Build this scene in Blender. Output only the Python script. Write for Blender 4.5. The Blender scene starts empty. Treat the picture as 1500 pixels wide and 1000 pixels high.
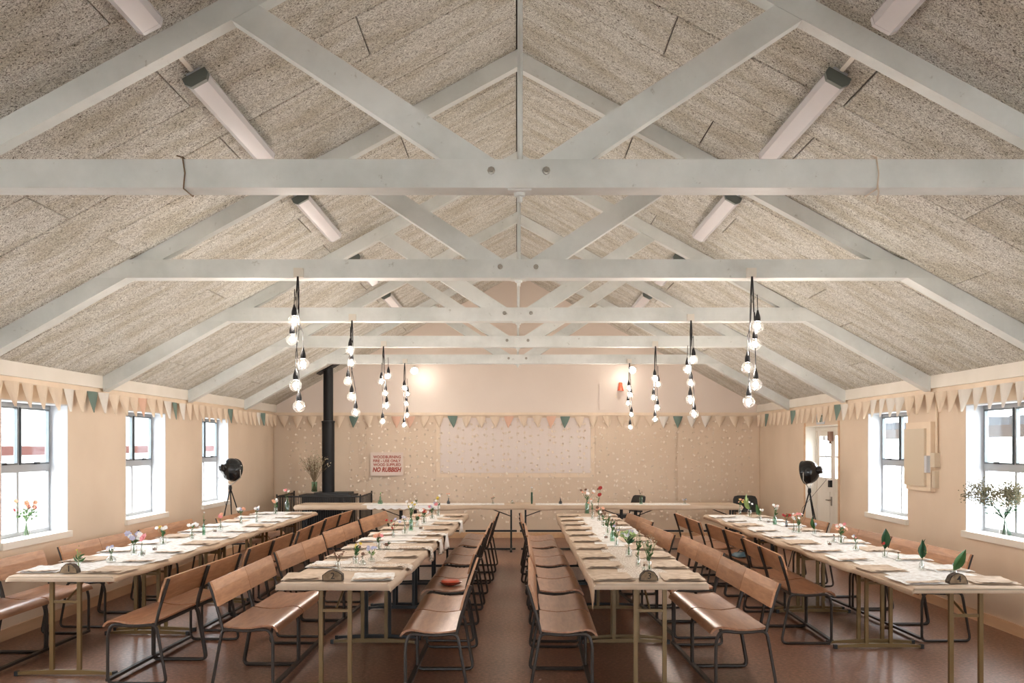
import bpy, math, random
from mathutils import Vector, Matrix, noise
R = random.Random(7)
PI = math.pi
sc = bpy.context.scene
C = sc.collection

# ------------------------------------------------------------------ camera, world, exposure
CAMH, F, CX, CY = 1.68, 1440.0, 757.0, 652.0
cd = bpy.data.cameras.new('camera')
cam = bpy.data.objects.new('camera', cd)
C.objects.link(cam)
cam.location = (0, 0, CAMH)
cam.rotation_euler = (PI/2, 0, 0)
cd.sensor_width = 36
cd.lens = F/1500*36
cd.shift_x = -(CX-750)/1500
cd.shift_y = (CY-500)/1500
cd.clip_end = 200
sc.camera = cam
sc.view_settings.view_transform = 'Standard'
sc.view_settings.look = 'None'
sc.view_settings.gamma = 1
sc.view_settings.use_curve_mapping = False
sc.view_settings.exposure = 1.45
sc.cycles.use_denoising = True
sc.cycles.denoising_prefilter = 'ACCURATE'
sc.cycles.max_bounces = 10
sc.cycles.diffuse_bounces = 6
sc.cycles.glossy_bounces = 3
sc.cycles.transparent_max_bounces = 16
sc.cycles.caustics_reflective = False
sc.cycles.caustics_refractive = False
sc.cycles.sample_clamp_indirect = 6

w = bpy.data.worlds.new('overcast_sky')
sc.world = w
w.use_nodes = True
nt = w.node_tree
bg = nt.nodes['Background']
tc = nt.nodes.new('ShaderNodeTexCoord')
sx = nt.nodes.new('ShaderNodeSeparateXYZ')
rp = nt.nodes.new('ShaderNodeValToRGB')
nt.links.new(tc.outputs['Generated'], sx.inputs[0])
nt.links.new(sx.outputs['Z'], rp.inputs[0])
nt.links.new(rp.outputs[0], bg.inputs['Color'])
rp.color_ramp.elements[0].position = 0.0
rp.color_ramp.elements[0].color = (0.92, 0.95, 1.0, 1)
rp.color_ramp.elements[1].position = 1.0
rp.color_ramp.elements[1].color = (0.96, 0.97, 1.0, 1)
bg.inputs['Strength'].default_value = 7.3

def at(px, py, y):
    return Vector(((px-CX)*y/F, y, CAMH-(py-CY)*y/F))

# ------------------------------------------------------------------ room measures
W, YB, YF = 4.42, 17.88, -3.4          # half width, back wall, wall behind the camera
RIDGE, SL = CAMH+3.125, 0.545
PITCH = 2.69
WY = [9.05+PITCH*k for k in range(-4, 3)]
WW, WZ0, WZ1, WD = 1.26, 0.83, 2.08, 0.17
TY = [5.0+PITCH*k for k in (-2, -1, 0, 1, 2, 3, 4)]
def ceil_z(x): return RIDGE-SL*abs(x)

# daylight portals in the window openings
for side in (-1, 1):
    for i, wy in enumerate(WY):
        if side == 1 and i == 6: continue
        ld = bpy.data.lights.new('window_portal', 'AREA')
        ld.shape = 'RECTANGLE'; ld.size = WW; ld.size_y = WZ1-WZ0
        ld.cycles.is_portal = True
        lo = bpy.data.objects.new('window_portal', ld)
        C.objects.link(lo)
        lo.location = (side*(W+WD+.06), wy, (WZ0+WZ1)/2)
        lo.rotation_euler = (PI/2, 0, PI/2 if side == 1 else -PI/2)

ld = bpy.data.lights.new('added_fill_portal', 'AREA'); ld.shape = 'RECTANGLE'; ld.size = 6.4; ld.size_y = 1.15; ld.cycles.is_portal = True
lo = bpy.data.objects.new('added_fill_portal', ld); C.objects.link(lo); lo.location = (0, YF-.25, 1.575); lo.rotation_euler = (PI/2, 0, PI)  # portal of the window added behind the camera for fill

# ------------------------------------------------------------------ materials
M = {}
def mat(name, col, rough=.6, metal=0.0, spec=.5, **k):
    m = bpy.data.materials.new(name); m.use_nodes = True
    b = m.node_tree.nodes['Principled BSDF']
    b.inputs['Base Color'].default_value = (*col, 1)
    b.inputs['Roughness'].default_value = rough
    b.inputs['Metallic'].default_value = metal
    b.inputs['Specular IOR Level'].default_value = spec
    for a, v in k.items(): b.inputs[a].default_value = v
    M[name] = m
    return m
def N(m, t, **k):
    n = m.node_tree.nodes.new(t)
    for a, v in k.items():
        if a in n.inputs: n.inputs[a].default_value = v
        else: setattr(n, a, v)
    return n
def L(m, a, b): m.node_tree.links.new(a, b)
def coords(m, kind='Object', scale=(1, 1, 1), randomize=False):
    t = N(m, 'ShaderNodeTexCoord'); mp = N(m, 'ShaderNodeMapping')
    mp.inputs['Scale'].default_value = scale
    L(m, t.outputs[kind], mp.inputs['Vector'])
    if randomize:
        oi = N(m, 'ShaderNodeObjectInfo'); mu = N(m, 'ShaderNodeMath', operation='MULTIPLY')
        mu.inputs[1].default_value = 37.0
        cb = N(m, 'ShaderNodeCombineXYZ')
        L(m, oi.outputs['Random'], mu.inputs[0])
        for q in range(3): L(m, mu.outputs[0], cb.inputs[q])
        L(m, cb.outputs[0], mp.inputs['Location'])
    return mp.outputs[0]
def ramp(m, fac, stops):
    r = N(m, 'ShaderNodeValToRGB'); e = r.color_ramp.elements
    while len(e) < len(stops): e.new(.5)
    for el, (p, c) in zip(e, stops): el.position = p; el.color = (*c, 1)
    L(m, fac, r.inputs[0])
    return r.outputs[0]
def mixc(m, f, a, b, mode='MIX'):
    x = N(m, 'ShaderNodeMix', data_type='RGBA', blend_type=mode)
    if isinstance(f, float): x.inputs[0].default_value = f
    else: L(m, f, x.inputs[0])
    for v, i in ((a, 6), (b, 7)):
        if isinstance(v, tuple): x.inputs[i].default_value = (*v, 1)
        else: L(m, v, x.inputs[i])
    return x.outputs[2]
def bump(m, h, strength=.3, dist=.01):
    b = N(m, 'ShaderNodeBump', Strength=strength, Distance=dist)
    L(m, h, b.inputs['Height']); L(m, b.outputs[0], m.node_tree.nodes['Principled BSDF'].inputs['Normal'])
def base(m, s): L(m, s, m.node_tree.nodes['Principled BSDF'].inputs['Base Color'])
def noisy(name, c1, c2, scale=3, rough=.6, detail=4, bs=0, bscale=None, rand=True, kind='Object', stretch=(1,1,1), lo=.35, hi=.65, spec=.5, dist=.01):
    m = mat(name, c1, rough, spec=spec)
    co = coords(m, kind, stretch, rand)
    n = N(m, 'ShaderNodeTexNoise', Scale=scale, Detail=detail)
    L(m, co, n.inputs['Vector'])
    base(m, ramp(m, n.outputs['Fac'], [(lo, c1), (hi, c2)]))
    if bs:
        n2 = N(m, 'ShaderNodeTexNoise', Scale=bscale or scale*4, Detail=3)
        L(m, co, n2.inputs['Vector']); bump(m, n2.outputs['Fac'], bs, dist)
    return m

# wood-wool ceiling slabs
m = mat('woodwool', (.5, .46, .4), .95, spec=.1)
co = coords(m, 'Object', (1, 1, 1), True)
n1 = N(m, 'ShaderNodeTexNoise', Scale=50, Detail=5, Roughness=.66, Distortion=2.4); L(m, co, n1.inputs['Vector'])
n2 = N(m, 'ShaderNodeTexNoise', Scale=2.2, Detail=4); L(m, coords(m, 'Object', (1, 2.6, 1), True), n2.inputs['Vector'])
fib = ramp(m, n1.outputs['Fac'], [(.36, (.09, .08, .06)), (.46, (.58, .565, .515)), (.57, (.91, .90, .85))])
stn = ramp(m, n2.outputs['Fac'], [(.34, (.80, .77, .70)), (.60, (1, 1, 1))])
base(m, mixc(m, 1.0, fib, stn, 'MULTIPLY'))
bump(m, n1.outputs['Fac'], .9, .012)
mat('slab_gap', (.05, .045, .04), .95)
# painted timber of the trusses
m = mat('truss_paint', (.55, .55, .50), .55)
co = coords(m, 'Object', (1, 1, 1), True)
n1 = N(m, 'ShaderNodeTexNoise', Scale=1.6, Detail=6, Roughness=.6); L(m, co, n1.inputs['Vector'])
n2 = N(m, 'ShaderNodeTexNoise', Scale=14, Detail=5, Roughness=.7); L(m, co, n2.inputs['Vector'])
a = ramp(m, n1.outputs['Fac'], [(.34, (.60, .63, .61)), (.6, (.77, .80, .785))])
b_ = ramp(m, n2.outputs['Fac'], [(.27, (.45, .42, .36)), (.36, (1, 1, 1))])
base(m, mixc(m, .55, a, b_, 'MULTIPLY')); bump(m, n2.outputs['Fac'], .15, .004)
noisy('wall_paint', (.69, .56, .43), (.74, .61, .475), 1.2, .6, bs=.06, bscale=30, rand=False, spec=.3)
noisy('gable_paint', (.72, .625, .55), (.76, .67, .595), .9, .6, bs=.05, bscale=25, rand=False, spec=.3)
noisy('plate_paint', (.74, .70, .62), (.80, .76, .69), 2, .5)
noisy('trim_cream', (.74, .60, .45), (.80, .66, .50), 5, .45)
noisy('baseboard_wood', (.60, .38, .22), (.68, .45, .27), 4, .45, stretch=(3, .4, 3))
mat('window_white', (.58, .61, .65), .4)
mat('window_frame_grey', (.34, .36, .38), .4)
mat('window_grey', (.12, .14, .15), .35, metal=.6)
mat('black_metal', (.010, .010, .011), .5, spec=.25)
mat('black_gloss', (.012, .014, .016), .08)
mat('iron', (.022, .021, .02), .6)
# floor: brown mottled cork lino with a soft shine
m = mat('floor_lino', (.2, .1, .07), .36, spec=.4)
co = coords(m, 'Object')
n1 = N(m, 'ShaderNodeTexNoise', Scale=34, Detail=5, Roughness=.7); L(m, co, n1.inputs['Vector'])
n2 = N(m, 'ShaderNodeTexNoise', Scale=1.1, Detail=5); L(m, co, n2.inputs['Vector'])
a = ramp(m, n1.outputs['Fac'], [(.33, (.095, .042, .025)), (.5, (.205, .094, .055)), (.66, (.38, .19, .115))])
b_ = ramp(m, n2.outputs['Fac'], [(.35, (.78, .78, .78)), (.65, (1.0, 1.0, 1.0))])
base(m, mixc(m, 1.0, a, b_, 'MULTIPLY'))
rr = N(m, 'ShaderNodeMapRange'); n3 = N(m, 'ShaderNodeTexNoise', Scale=.7, Detail=1); L(m, co, n3.inputs['Vector']); L(m, n3.outputs['Fac'], rr.inputs[0])
rr.inputs[1].default_value = .3; rr.inputs[2].default_value = .7; rr.inputs[3].default_value = .30; rr.inputs[4].default_value = .40
L(m, rr.outputs[0], m.node_tree.nodes['Principled BSDF'].inputs['Roughness'])
bump(m, n1.outputs['Fac'], .2, .003)
# ply of the benches
def ply(name, c1, c2, rough):
    m = mat(name, c1, rough)
    co = coords(m, 'Object', (1, 1, 1), True)
    wv = N(m, 'ShaderNodeTexNoise', Scale=5, Detail=6, Roughness=.6, Distortion=.6)
    L(m, coords(m, 'Object', (6, .8, 6), True), wv.inputs['Vector'])
    c = ramp(m, wv.outputs['Fac'], [(.32, c1), (.66, c2)])
    oi = N(m, 'ShaderNodeObjectInfo')
    v = ramp(m, oi.outputs['Random'], [(0, (.8, .78, .76)), (1, (1.12, 1.1, 1.08))])
    base(m, mixc(m, 1.0, c, v, 'MULTIPLY'))
ply('seat_ply', (.26, .115, .055), (.42, .215, .12), .3)
ply('back_ply', (.36, .17, .08), (.53, .28, .145), .38)
mat('bench_tube', (.034, .025, .020), .42, spec=.35)
mat('table_gold', (.17, .105, .038), .42, metal=.2)
mat('table_black', (.02, .022, .024), .45, metal=.3)
mat('table_edge', (.30, .24, .17), .5)
noisy('kraft', (.50, .375, .265), (.58, .45, .33), 3, .62, bs=.25, bscale=22, dist=.006, spec=.3)
noisy('kraft_napkin', (.50, .375, .27), (.68, .55, .43), 14, .7, bs=.3, bscale=30, dist=.006, spec=.2)
m = noisy('gauze', (.66, .62, .57), (.86, .85, .83), 26, .8, detail=5, bs=.5, bscale=40, lo=.36, hi=.56, dist=.008)
m = noisy('white_cloth', (.76, .73, .69), (.86, .84, .81), 7, .8, bs=.4, bscale=18, dist=.01)
m = noisy('lace', (.42, .31, .22), (.76, .70, .63), 90, .8, detail=2, bs=.3, bscale=90, lo=.40, hi=.52, dist=.004)
noisy('bark', (.04, .028, .02), (.10, .07, .045), 30, .9, bs=.5)
noisy('log_face', (.13, .085, .045), (.24, .165, .095), 25, .8)
mat('ink', (.02, .015, .012), .8)
mat('red_ink', (.36, .05, .025), .6)
mat('board_white', (.72, .60, .52), .5)
mat('screen_white', (.74, .655, .60), .55)
noisy('tuft_paper', (.78, .66, .54), (.84, .74, .62), 20, .8)
mat('cord', (.62, .52, .42), .8)
mat('flag_cream', (.74, .61, .47), .8)
mat('flag_white', (.74, .70, .64), .8)
mat('flag_green', (.15, .22, .19), .8)
mat('flag_peach', (.72, .46, .34), .8)
mat('red_plastic', (.62, .10, .04), .4)
mat('red_dish', (.30, .05, .025), .3)
mat('blue_bag', (.06, .12, .16), .6)
mat('cabinet_cream', (.62, .53, .40), .45)
mat('chair_black', (.02, .022, .024), .55)
mat('diffuser', (.66, .65, .68), .22)
mat('cap_grey', (.11, .13, .12), .5)
mat('cable_black', (.012, .012, .014), .5)
mat('screw', (.35, .33, .29), .4, metal=.7)
mat('water', (.8, .85, .82), .05)
mat('stem_green', (.075, .15, .045), .6)
mat('leaf_green', (.06, .14, .045), .45)
mat('leaf_pale', (.25, .34, .12), .5)
mat('leaf_dark', (.022, .07, .03), .35)
mat('stem_dry', (.20, .14, .08), .8)
mat('floret_dry', (.50, .44, .30), .8)
mat('gypsophila', (.20, .18, .12), .9, spec=0)
mat('fl_white', (.82, .80, .78), .7)
mat('fl_lilac', (.50, .50, .66), .7)
mat('fl_pink', (.75, .28, .30), .7)
mat('fl_peach', (.78, .42, .28), .7)
mat('fl_red', (.42, .03, .025), .6)
mat('fl_yellow', (.70, .52, .10), .7)
mat('fl_green', (.38, .50, .22), .7)
mat('fl_brown', (.22, .12, .08), .7)
noisy('bounce_paving', (.50, .48, .44), (.62, .60, .56), 4, .9)  # outdoor ground made pale to bounce daylight up onto the ceiling
noisy('foliage', (.03, .06, .025), (.12, .19, .10), 6, .8)
mat('outside_wall', (.40, .40, .40), .8)
mat('outside_fascia', (.05, .022, .02), .9, spec=0)
mat('outside_roof', (.045, .05, .055), .9, spec=0)
mat('outside_timber', (.04, .036, .034), .9, spec=0)

def thin_glass(name, tint, gloss=.12, diff=0.0, rough=.03):
    m = bpy.data.materials.new(name); m.use_nodes = True; t = m.node_tree; t.nodes.clear()
    o = t.nodes.new('ShaderNodeOutputMaterial'); tr = t.nodes.new('ShaderNodeBsdfTransparent')
    gl = t.nodes.new('ShaderNodeBsdfGlossy'); gl.inputs['Roughness'].default_value = rough
    tr.inputs[0].default_value = (*tint, 1)
    fr = t.nodes.new('ShaderNodeLayerWeight'); fr.inputs[0].default_value = .35
    mr = t.nodes.new('ShaderNodeMapRange'); t.links.new(fr.outputs['Facing'], mr.inputs[0])
    mr.inputs[3].default_value = gloss*.5; mr.inputs[4].default_value = min(1, gloss*5)
    mx = t.nodes.new('ShaderNodeMixShader')
    t.links.new(mr.outputs[0], mx.inputs[0]); t.links.new(tr.outputs[0], mx.inputs[1]); t.links.new(gl.outputs[0], mx.inputs[2])
    last = mx
    if diff:
        df = t.nodes.new('ShaderNodeBsdfTranslucent'); df.inputs[0].default_value = (1, 1, 1, 1)
        m2 = t.nodes.new('ShaderNodeMixShader'); m2.inputs[0].default_value = diff
        t.links.new(last.outputs[0], m2.inputs[1]); t.links.new(df.outputs[0], m2.inputs[2]); last = m2
    t.links.new(last.outputs[0], o.inputs[0])
    M[name] = m
thin_glass('pane_glass', (.97, .985, .99), .05)
thin_glass('vase_glass', (.90, .93, .92), .16)
thin_glass('green_glass', (.50, .74, .62), .14)
thin_glass('blue_glass', (.03, .07, .14), .16)
thin_glass('bulb_glass', (.97, .97, .96), .10, .004)
def emit(name, col, s):
    m = bpy.data.materials.new(name); m.use_nodes = True; t = m.node_tree; t.nodes.clear()
    o = t.nodes.new('ShaderNodeOutputMaterial'); e = t.nodes.new('ShaderNodeEmission')
    e.inputs[0].default_value = (*col, 1); e.inputs[1].default_value = s
    t.links.new(e.outputs[0], o.inputs[0]); M[name] = m
emit('filament_glow', (1.0, .87, .77), 250)
emit('spot_glow', (1.0, .93, .85), 30)

# ------------------------------------------------------------------ mesh builder
class MB:
    def __init__(s): s.v = []; s.f = []
    def add(s, vs, fs):
        o = len(s.v); s.v += [tuple(p) for p in vs]; s.f += [tuple(i+o for i in f) for f in fs]; return s
    def box(s, x0, x1, y0, y1, z0, z1):
        return s.add([(x0,y0,z0),(x1,y0,z0),(x1,y1,z0),(x0,y1,z0),(x0,y0,z1),(x1,y0,z1),(x1,y1,z1),(x0,y1,z1)],
                     [(0,3,2,1),(4,5,6,7),(0,1,5,4),(1,2,6,5),(2,3,7,6),(3,0,4,7)])
    def prism(s, poly, axis, a, b):            # polygon extruded along an axis
        def P(p, t):
            return {'x': (t, p[0], p[1]), 'y': (p[0], t, p[1]), 'z': (p[0], p[1], t)}[axis]
        n = len(poly)
        return s.add([P(p, a) for p in poly]+[P(p, b) for p in poly],
                     [tuple(range(n)), tuple(range(2*n-1, n-1, -1))]+[(i, i+n, (i+1) % n+n, (i+1) % n) for i in range(n)])
    def tube(s, pts, r, n=6, closed=False, r2=None):
        pts = [Vector(p) for p in pts]; k = len(pts); rings = []
        up = None
        for i, p in enumerate(pts):
            if closed: d = (pts[(i+1) % k]-pts[i-1])
            else: d = pts[min(i+1, k-1)]-pts[max(i-1, 0)]
            d.normalize()
            if up is None: up = d.orthogonal().normalized()
            up = (up-d*up.dot(d))
            if up.length < 1e-5: up = d.orthogonal()
            up.normalize(); sd = d.cross(up)
            rad = r if r2 is None else r+(r2-r)*i/(k-1)
            rings.append([p+(up*math.cos(2*PI*j/n)+sd*math.sin(2*PI*j/n))*rad for j in range(n)])
        vs = [v for rg in rings for v in rg]; fs = []
        for i in range(k if closed else k-1):
            a, b = i*n, ((i+1) % k)*n
            for j in range(n): fs.append((a+j, a+(j+1) % n, b+(j+1) % n, b+j))
        if not closed: fs += [tuple(range(n-1, -1, -1)), tuple((k-1)*n+j for j in range(n))]
        return s.add(vs, fs)
    def lathe(s, prof, n=16, c=(0, 0, 0), axis=None, cap0=True, cap1=True):
        q = Vector((0, 0, 1)).rotation_difference(Vector(axis)).to_matrix() if axis else Matrix.Identity(3)
        vs = []; fs = []
        for r, z in prof:
            for j in range(n): vs.append(Vector(c)+q @ Vector((r*math.cos(2*PI*j/n), r*math.sin(2*PI*j/n), z)))
        for i in range(len(prof)-1):
            for j in range(n): fs.append((i*n+j, i*n+(j+1) % n, (i+1)*n+(j+1) % n, (i+1)*n+j))
        if cap0: fs.append(tuple(range(n-1, -1, -1)))
        if cap1: fs.append(tuple((len(prof)-1)*n+j for j in range(n)))
        return s.add(vs, fs)
    def ball(s, c, r, n=8, m=6, sz=1.0):
        return s.lathe([(max(r*math.sin(PI*i/m), r*.02), -r*sz*math.cos(PI*i/m)) for i in range(m+1)], n, c)
    def grid(s, fn, nu, nv):
        vs = [fn(i/nu, j/nv) for i in range(nu+1) for j in range(nv+1)]
        return s.add(vs, [(i*(nv+1)+j, (i+1)*(nv+1)+j, (i+1)*(nv+1)+j+1, i*(nv+1)+j+1) for i in range(nu) for j in range(nv)])
    def sheet(s, fn, nu, nv, t=.002):          # closed thin sheet
        top = [Vector(fn(i/nu, j/nv)) for i in range(nu+1) for j in range(nv+1)]
        k = len(top); w = nv+1
        vs = top+[p-Vector((0, 0, t)) for p in top]; fs = []
        for i in range(nu):
            for j in range(nv):
                a = i*w+j; fs.append((a, a+w, a+w+1, a+1)); fs.append((k+a, k+a+1, k+a+w+1, k+a+w))
        for i in range(nu):
            a = i*w; fs.append((a, k+a, k+a+w, a+w)); a = i*w+nv; fs.append((a, a+w, k+a+w, k+a))
        for j in range(nv):
            a = j; fs.append((a, a+1, k+a+1, k+a)); a = nu*w+j; fs.append((a, k+a, k+a+1, a+1))
        return s.add(vs, fs)
    def mesh(s, name, m, smooth=False):
        me = bpy.data.meshes.new(name); me.from_pydata(s.v, [], s.f); me.update()
        if isinstance(m, str): m = M[m]
        me.materials.append(m)
        if smooth:
            me.shade_smooth()
            try: me.set_sharp_from_angle(angle=math.radians(42))
            except Exception: pass
        return me
    def build(s, name, m, parent=None, smooth=False, loc=None):
        o = bpy.data.objects.new(name, s.mesh(name, m, smooth)); C.objects.link(o)
        if parent: o.parent = parent
        if loc: o.location = loc
        return o

def obj(name, me, parent=None, loc=(0, 0, 0), rot=(0, 0, 0)):
    o = bpy.data.objects.new(name, me); C.objects.link(o); o.parent = parent; o.location = loc; o.rotation_euler = rot
    return o
def tag(o, label=None, cat=None, group=None, kind=None):
    if label: o['label'] = label
    if cat: o['category'] = cat
    if group: o['group'] = group
    if kind: o['kind'] = kind
    return o
def thing(name, label, cat, loc=(0, 0, 0), rz=0, group=None):
    o = bpy.data.objects.new(name, None); C.objects.link(o); o.location = loc; o.rotation_euler = (0, 0, rz)
    o.empty_display_size = .1
    return tag(o, label, cat, group)
def struct(o, label=None, cat=None): return tag(o, label, cat, None, 'structure')
def copy_tree(o, parent=None, skip=False):
    c = o.copy(); C.objects.link(c); c.parent = parent
    for ch in list(o.children): copy_tree(ch, c)
    return c
def fillet(pts, rad, n=4):
    pts = [Vector(p) for p in pts]; out = [pts[0]]
    for i in range(1, len(pts)-1):
        a, b, c = pts[i-1], pts[i], pts[i+1]
        u, v = (a-b), (c-b); r = min(rad, u.length*.45, v.length*.45)
        p0, p1 = b+u.normalized()*r, b+v.normalized()*r
        for k in range(n+1):
            t = k/n; out.append(p0*(1-t)**2+b*2*t*(1-t)+p1*t*t)
    out.append(pts[-1]); return out
def fillet_closed(pts, rad, n=4):
    pts = [Vector(p) for p in pts]; out = []; k = len(pts)
    for i in range(k):
        a, b, c = pts[i-1], pts[i], pts[(i+1) % k]
        u, v = (a-b), (c-b); r = min(rad, u.length*.45, v.length*.45)
        p0, p1 = b+u.normalized()*r, b+v.normalized()*r
        for q in range(n+1):
            t = q/n; out.append(p0*(1-t)**2+b*2*t*(1-t)+p1*t*t)
    return out
def text_mesh(body, size, m, extrude=.001, bold=0.0, shear=0.0):
    cu = bpy.data.curves.new('lettering', 'FONT'); cu.body = body; cu.size = size; cu.extrude = extrude
    cu.align_x = 'CENTER'; cu.align_y = 'CENTER'; cu.offset = bold; cu.shear = shear; cu.resolution_u = 3
    o = bpy.data.objects.new('lettering', cu); C.objects.link(o)
    bpy.context.view_layer.update()
    me = bpy.data.meshes.new_from_object(o.evaluated_get(bpy.context.evaluated_depsgraph_get()))
    bpy.data.objects.remove(o); me.materials.clear(); me.materials.append(M[m]); return me
ORD = ['first', 'second', 'third', 'fourth', 'fifth', 'sixth', 'seventh', 'eighth', 'ninth', 'tenth', 'eleventh', 'twelfth']

# ------------------------------------------------------------------ setting
struct(MB().box(-W-.3, W+.3, YF-.2, YB+.2, -.1, 0).build('floor', 'floor_lino'))
EZ = 2.44                                   # top of side walls
def side_wall(side):
    b = MB(); xa, xb = (W, W+.205) if side > 0 else (-W-.205, -W)
    ops = []
    for i, wy in enumerate(WY):
        if side > 0 and i == 6: ops.append((13.5, 15.05, 0, 1.97))
        else: ops.append((wy-WW/2, wy+WW/2, WZ0, WZ1))
    y = YF
    for a, c, z0, z1 in ops:
        b.box(xa, xb, y, a, 0, EZ)
        if z0 > 0: b.box(xa, xb, a, c, 0, z0)
        b.box(xa, xb, a, c, z1, EZ); y = c
    b.box(xa, xb, y, YB, 0, EZ)
    return struct(b.build('wall_right' if side > 0 else 'wall_left', 'wall_paint'))
side_wall(-1); side_wall(1)
# back wall: lower cream part and pale gable above it
GZ = 2.264
wb = struct(MB().box(-W-.26, W+.26, YB, YB+.2, 0, GZ).build('wall_back', 'wall_paint'))
gz = lambda x: RIDGE-SL*abs(x)+.05
MB().prism([(-W-.26, GZ), (W+.26, GZ), (W+.26, gz(W+.26)), (0, gz(0)), (-W-.26, gz(W+.26))], 'y', YB, YB+.2).build('gable', 'gable_paint', wb)
for x0, x1 in ((-4.40, -2.75), (-2.72, -1.50), (-1.47, 1.40), (1.43, 2.9), (2.93, 4.40)):
    MB().box(x0, x1, YB-.012, YB, .09, GZ-.04).build('wall_board', 'wall_paint', wb)
wf = MB().prism([(-W-.26, 2.15), (W+.26, 2.15), (W+.26, gz(W+.26)), (0, gz(0)), (-W-.26, gz(W+.26))], 'y', YF-.2, YF)
wf.box(-3.2, 3.2, YF-.2, YF, 0, 1.0).box(-W-.26, -3.2, YF-.2, YF, 0, 2.15).box(3.2, W+.26, YF-.2, YF, 0, 2.15)  # opening left for the added fill window
wf = struct(wf.build('wall_front', 'wall_paint'))
b = MB()
for q in range(9): b.box(-3.2+q*.8-.03, -3.2+q*.8+.03, YF-.12, YF-.06, 1.0, 2.15)
b.box(-3.2, 3.2, YF-.12, YF-.06, 1.0, 1.06).box(-3.2, 3.2, YF-.12, YF-.06, 2.09, 2.15)
added_fill_window = struct(b.build('window_%d' % 14, 'window_white'))  # window added behind the camera, its daylight fills the roof beams and ceiling
MB().box(-3.2, 3.2, YF-.095, YF-.09, 1.06, 2.09).build('pane', 'pane_glass', added_fill_window)
struct(MB().box(-W, W, YB-.03, YB, GZ-.035, GZ+.01).build('trim_1', 'trim_cream'))
struct(MB().box(-W+.02, W-.02, YB-.035, YB-.012, 0, .10).build('baseboard_back', 'baseboard_wood'))
struct(MB().box(-W, -W+.02, YF, YB, 0, .10).build('baseboard_left', 'baseboard_wood'))
struct(MB().box(W-.02, W, YF, 13.5, 0, .10).box(W-.02, W, 15.05, YB, 0, .10).build('baseboard_right', 'baseboard_wood'))
# wall plates and cream strips at the eaves
for side, nm in ((-1, 'trim_2'), (1, 'trim_3')):
    x0, x1 = sorted((side*W, side*(W-.05)))
    b = MB()
    ys = [YF]+[t for ty in TY for t in (ty, ty+.15)]+[YB]
    pl = MB().box(x0, x1, YF, YB, 2.28, ceil_z(W)+.03).build(nm, 'plate_paint'); struct(pl)
    a0, a1 = sorted((side*W, side*(W-.022)))
    MB().box(a0, a1, YF, YB, 2.225, 2.28).build('cream_strip', 'trim_cream', pl)

# ceiling: dark backing and wood-wool slabs, each a piece
cl = MB()
for s_ in (-1, 1):
    p = [(0, RIDGE+.02), (s_*(W+.3), RIDGE+.02-SL*(W+.3)), (s_*(W+.3), RIDGE+.12-SL*(W+.3)), (0, RIDGE+.12)]
    cl.prism(p, 'y', YF, YB+.1)
ceiling = struct(cl.build('ceiling', 'slab_gap'))
PW = .583; ang = math.atan(SL); ca = math.cos(ang)
slab_cache = {}
k0 = -15
for k in range(k0, 22):
    y0 = 5.35+PW*k; y1 = min(y0+PW, YB)
    if y0 < YF: y0 = YF
    if y1-y0 < .1 or y1 < YF: continue
    for s_ in (-1, 1):
        cuts = [0, .97, 2.97, W] if k % 2 == 1 else [0, 1.97, 3.97, W]
        if s_ == 1 and k % 5 == 3: cuts = [0, 1.42, 3.42, W]
        for a, c in zip(cuts, cuts[1:]):
            ln = (c-a)/ca; key = (round(ln, 3), round(y1-y0, 3))
            if key not in slab_cache:
                g = .0035; e = .006
                u, v = ln/2-g, (y1-y0)/2-g
                b = MB()
                b.add([(-u+e, -v+e, 0), (u-e, -v+e, 0), (u-e, v-e, 0), (-u+e, v-e, 0),
                       (-u, -v, e), (u, -v, e), (u, v, e), (-u, v, e), (-u, -v, .03), (u, -v, .03), (u, v, .03), (-u, v, .03)],
                      [(0, 3, 2, 1), (0, 1, 5, 4), (1, 2, 6, 5), (2, 3, 7, 6), (3, 0, 4, 7), (4, 5, 9, 8), (5, 6, 10, 9), (6, 7, 11, 10), (7, 4, 8, 11), (8, 9, 10, 11)])
                slab_cache[key] = b.mesh('ceiling_slab', 'woodwool')
            xm = s_*(a+c)/2
            obj('ceiling_slab', slab_cache[key], ceiling, (xm, (y0+y1)/2, RIDGE-.012-SL*abs(xm)+R.uniform(-.003, .003)), (0, ang if s_ > 0 else -ang, 0))

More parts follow.
